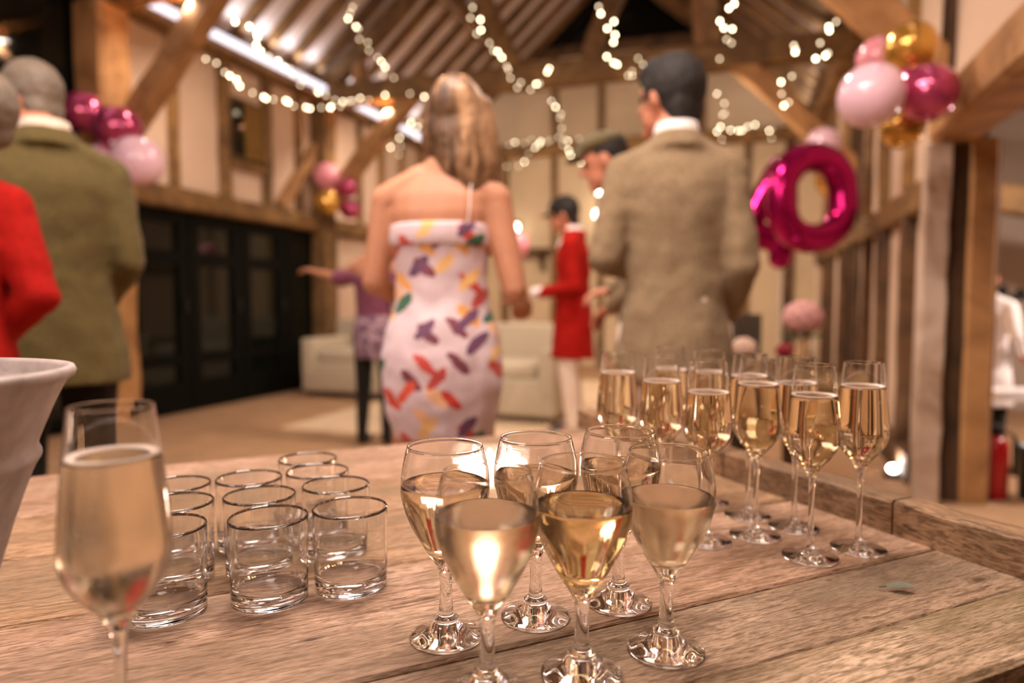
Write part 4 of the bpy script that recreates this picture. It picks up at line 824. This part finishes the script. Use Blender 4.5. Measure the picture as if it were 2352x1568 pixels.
# ================================================================== FURNITURE AND SMALL THINGS
UP = fabric('oatmeal_upholstery', hexc('bfb29a'), 0.06)
def rbox(name, c, sx, sy, sz, yaw, parent, mat, r=0.03):
    cs, sn = math.cos(yaw), math.sin(yaw); V = []
    bm = bmesh.new(); bmesh.ops.create_cube(bm, size=1)
    for v in bm.verts: v.co = Vector((v.co.x * sx, v.co.y * sy, v.co.z * sz))
    bmesh.ops.bevel(bm, geom=bm.edges[:], offset=r, segments=3, affect='EDGES', profile=0.5)
    me = bpy.data.meshes.new(name); bm.normal_update()
    for v in bm.verts: v.co = Vector((v.co.x * cs - v.co.y * sn, v.co.x * sn + v.co.y * cs, v.co.z))
    bm.to_mesh(me); bm.free(); me.polygons.foreach_set('use_smooth', [True] * len(me.polygons)); me.materials.append(mat)
    return place(name, me, c, None, parent)
def sofa(c, yaw, L, label):
    c = Vector(c); s = thing('sofa', c, label, 'sofa', 'oatmeal sofas'); ex = Vector((math.cos(yaw), math.sin(yaw), 0)); ey = Vector((-math.sin(yaw), math.cos(yaw), 0)); P = lambda x, y, z: c + ex * x + ey * y + Vector((0, 0, z))
    rbox('base', P(0, 0, 0.22), L, 0.8, 0.32, yaw, s, UP); rbox('back', P(0, 0.34, 0.52), L, 0.18, 0.6, yaw, s, UP)
    for k in (-1, 1): rbox('arm', P(k * (L / 2 - 0.08), 0, 0.42), 0.16, 0.82, 0.42, yaw, s, UP)
    n = 2 if L > 1.2 else 1
    for k in range(n): rbox('seat_cushion', P((k - (n - 1) / 2) * (L - 0.36) / n, -0.04, 0.44), (L - 0.36) / n - 0.01, 0.66, 0.14, yaw, s, UP, 0.045)
    for a in (-1, 1):
        for b in (-1, 1): rbox('foot', P(a * (L / 2 - 0.08), b * 0.34, 0.03), 0.06, 0.06, 0.06, yaw, s, M['oak_dark'], 0.008)
q = on_z(800, 922, 0); sofa((q.x + 0.25, q.y + 0.5, 0), -BA, 1.5, 'oatmeal sofa in front of the black doors, behind the plum top')
q = on_z(1190, 1000, 0); sofa((q.x - 0.1, q.y + 0.95, 0), -BA, 1.15, 'oatmeal sofa between the printed dress and the scarlet riding coat')
# shelf with bracket on the end wall
sh = thing('wall_shelf', B(-3.35, TEND - 0.1, 1.7), 'dark wooden bracket shelf on the end wall', 'shelf')
obj('shelf_board', bbox(-3.72, -3.0, TEND - 0.3, TEND - 0.02, 1.80, 1.86), M['oak_dark'], sh)
for s in (-3.6, -3.12): obj('bracket', hexa([B(s - .03, TEND - .06, 1.5), B(s + .03, TEND - .06, 1.5), B(s + .03, TEND - .02, 1.5), B(s - .03, TEND - .02, 1.5), B(s - .03, TEND - .26, 1.8), B(s + .03, TEND - .26, 1.8), B(s + .03, TEND - .02, 1.8), B(s - .03, TEND - .02, 1.8)]), M['oak_dark'], sh)
# glass wall lamps
BRASS = plain('aged_brass', hexc('8a6a34'), 0.4, 0.9)
def sconce(u, v, bulbs, label):
    c = on_t(u, v, TEND - 0.15); s = thing('wall_lamp', c, label, 'wall lamp')
    obj('back_plate', beam(c + B(0, 0.12, -0.12), c + B(0, 0.12, 0.12), 0.1, 0.02, rough=0), BRASS, s)
    for du, dv in bulbs:
        p = on_t(u + du, v + dv, TEND - 0.2); a = obj('arm', tube([c + B(0, 0.12, -0.02), c + B(0, 0.0, -0.05), p + Vector((0, 0, -0.07))], 0.008, 6), BRASS, s)
        obj('lamp_glass', lathe(smooth_prof([(0.0, -0.06), (0.03, -0.045), (0.042, 0.0), (0.03, 0.045), (0.0, 0.06)], 3), 14, p), M['lamp_warm'], s, True)
sconce(1376, 470, ((0, -32), (-6, 22), (14, 20)), 'three-light glass wall lamp on the end wall beside the flat cap')
sconce(1186, 522, ((0, 0),), 'single glass wall lamp on the end wall above the shelf')
# small lamps low down
for u, v, y, lb in ((2050, 1119, 3.95, 'small white floor uplighter glowing at the foot of the right wall'), (677, 881, 7.9, 'small white floor uplighter glowing at the foot of the black doors')):
    c = on_y(u, v, y); s = thing('floor_uplighter', Vector((c.x, c.y, 0)), lb, 'floor lamp', 'small floor uplighters')
    obj('lamp_can', lathe([(0, 0), (0.05, 0), (0.052, 0.02), (0.05, max(c.z - 0.035, 0.03)), (0, max(c.z - 0.035, 0.03))], 20, (c.x, c.y, 0)), M['black'], s, True)
    l_ = lamp('uplight', (c.x, c.y, max(c.z, 0.06) + 0.03), 1.0, 0.05, SOFT, Vector((c.x, c.y, 3)) + B(0.45 if u > 1500 else -0.5, 0, 0)); l_.parent = s; l_.location = Vector(l_.location) - ORG[s]
    obj('lens', ellipsoid((c.x, c.y, max(c.z - 0.01, 0.05)), (0.028, 0.028, 0.02)), M['lamp_white'], s, True)
# flower table beyond the flutes
ft = Vector((1.42, 3.45, 0)); tbl = thing('side_table', ft, 'small round wooden table carrying the flowers behind the flutes', 'table')
obj('table_top', lathe([(0, 0.60), (0.36, 0.60), (0.37, 0.61), (0.37, 0.635), (0.36, 0.64), (0, 0.64)], 36, ft), M['oak'], tbl)
obj('pedestal', lathe(smooth_prof([(0.18, 0.0), (0.17, 0.03), (0.05, 0.08), (0.04, 0.3), (0.05, 0.55), (0.12, 0.60)], 3), 20, ft), M['oak_dark'], tbl, True)
LEAF = plain('dark_green_leaf', hexc('3d4a2a'), 0.6, var=0.2, scale=20)
def flower(p, r, mat, n, parent, name='bloom', squash=0.8):
    g = []
    for k in range(n):
        z_ = 1 - 2 * (k + 0.5) / n; a = 2.39996 * k; q_ = math.sqrt(1 - z_ * z_); d = Vector((q_ * math.cos(a), q_ * math.sin(a), z_ * squash))
        g.append(ellipsoid(p + d * r * 0.72, r * 0.36, n=8, m=6))
    return obj(name, join(*g), mat, parent, True)
def vase(u, v, y, label, bloom, br, count, group):
    p = on_y(u, v, y); b = Vector((p.x, p.y, 0.6405)); s = thing('flower_vase', b, label, 'flowers', group)
    h = max(0.1, p.z - 0.64 - br * 1.1)
    pr = [(0, 0)] + smooth_prof([(0.04, 0.0), (0.05, 0.02), (0.055, h * 0.5), (0.04, h * 0.85), (0.048, h)], 3) + [(0.044, h)] + [(0.04, h * 0.8), (0.045, h * 0.4), (0.035, 0.012), (0, 0.012)]
    obj('vase', lathe(pr, 28, b), M['glass'], s, True)
    obj('stem', tube([b + Vector((0, 0, 0.015)), b + Vector((0.01, 0, h * 0.6)), p - Vector((0, 0, br * 0.5))], 0.004, 6), LEAF, s)
    for k in range(7):
        a = k * 0.9; d = Vector((math.cos(a), math.sin(a), -0.15)); c = p - Vector((0, 0, br * 0.85)) + d * br * 0.75
        obj('leaf', ellipsoid(c, (br * 0.5, br * 0.28, br * 0.07), (Vector((d.x, d.y, 0)).normalized(), Vector((-d.y, d.x, 0)).normalized(), Vector((0, 0, 1))), 8, 6), LEAF, s, True)
    flower(p, br, bloom, count, s)
vase(1845, 728, 3.45, 'large pink hydrangea bloom in a glass vase on the round table', plain('hydrangea_pink', hexc('d09a95'), 0.7, var=0.12, scale=30), 0.095, 46, 'flowers on the round table')
vase(1802, 805, 3.32, 'deep red rose in a small glass vase on the round table', plain('deep_red_rose', hexc('8a0f24'), 0.6), 0.042, 24, 'flowers on the round table')
vase(1708, 800, 3.30, 'cream and pink flower head in a small vase on the round table', plain('cream_bloom', hexc('d8b8a4'), 0.7), 0.06, 30, 'flowers on the round table')
ch = thing('slat_crate', Vector((1.32, 4.05, 0)), 'dark grey upright crate behind the cream flowers', 'crate'); q = on_y(1716, 750, 4.05)
for k in range(4): obj('slat', wbox(q.x - .085 + k * .043, q.x - .046 + k * .043, 4.04, 4.06, 0.0, q.z + .075), plain('dark_grey_slat_%d' % k, hexc('4d4438'), 0.7, var=0.15, scale=20), ch)
for z_ in (0.15, 0.75): obj('batten', wbox(q.x - .085, q.x + .085, 4.06, 4.08, z_, z_ + .05), M['black'], ch)
# beyond the doorway
e = on_z(2280, 1142, 0); ex = thing('fire_extinguisher', e, 'red fire extinguisher standing behind the doorway jamb', 'fire extinguisher')
REDP = plain('red_enamel', hexc('a31218'), 0.25)
obj('cylinder', lathe([(0, 0), (0.06, 0), (0.064, 0.01), (0.064, 0.27), (0.055, 0.305), (0.03, 0.325), (0, 0.33)], 24, e), REDP, ex, True)
obj('valve', lathe([(0, 0.325), (0.018, 0.325), (0.018, 0.36), (0.03, 0.365), (0.03, 0.385), (0, 0.385)], 12, e), M['black'], ex, True)
obj('hose', tube([e + Vector((0.02, -0.01, 0.36)), e + Vector((0.08, -0.03, 0.33)), e + Vector((0.085, -0.03, 0.12))], 0.01, 8), M['black'], ex, True)
e = on_z(2384, 1146, 0); bn = thing('waste_bin', e, 'dark green bin next to the red extinguisher', 'bin')
GRN = plain('dark_green_plastic', hexc('17241c'), 0.4)
obj('bin_body', lathe([(0, 0), (0.085, 0), (0.1, 0.26), (0.106, 0.265), (0.106, 0.28), (0.098, 0.28), (0.084, 0.012), (0, 0.012)], 28, e), GRN, bn, True)
e = on_y(2330, 902, 4.0); bt = thing('white_bench', Vector((e.x, e.y, 0)), 'low white bench in front of the child in the long shirt', 'bench')
WP = plain('white_paint', hexc('e9e2df'), 0.5)
obj('bench_top', wbox(e.x - 0.2, e.x + 0.9, 3.86, 4.05, e.z - .03, e.z + .025), WP, bt)
for x in (0.1, 0.82): obj('bench_leg', wbox(e.x + x, e.x + x + 0.05, 3.9, 4.0, 0, e.z - .03), WP, bt)
e = on_y(2330, 682, 5.6); sf = thing('black_shelf', Vector((e.x, e.y, e.z)), 'narrow black shelf on the aisle wall with small ornaments', 'shelf')
obj('shelf_board', wbox(e.x - 0.25, e.x + 0.8, 5.5, 5.7, e.z - .03, e.z + .02), M['black'], sf)
for x, h in ((-0.1, 0.09), (0.05, 0.06), (0.3, 0.07)): obj('ornament', lathe(smooth_prof([(0.035, 0), (0.04, h * .4), (0.015, h * .8), (0.0, h)], 3), 12, (e.x + x, 5.6, e.z + .02)), M['black'], sf, True)
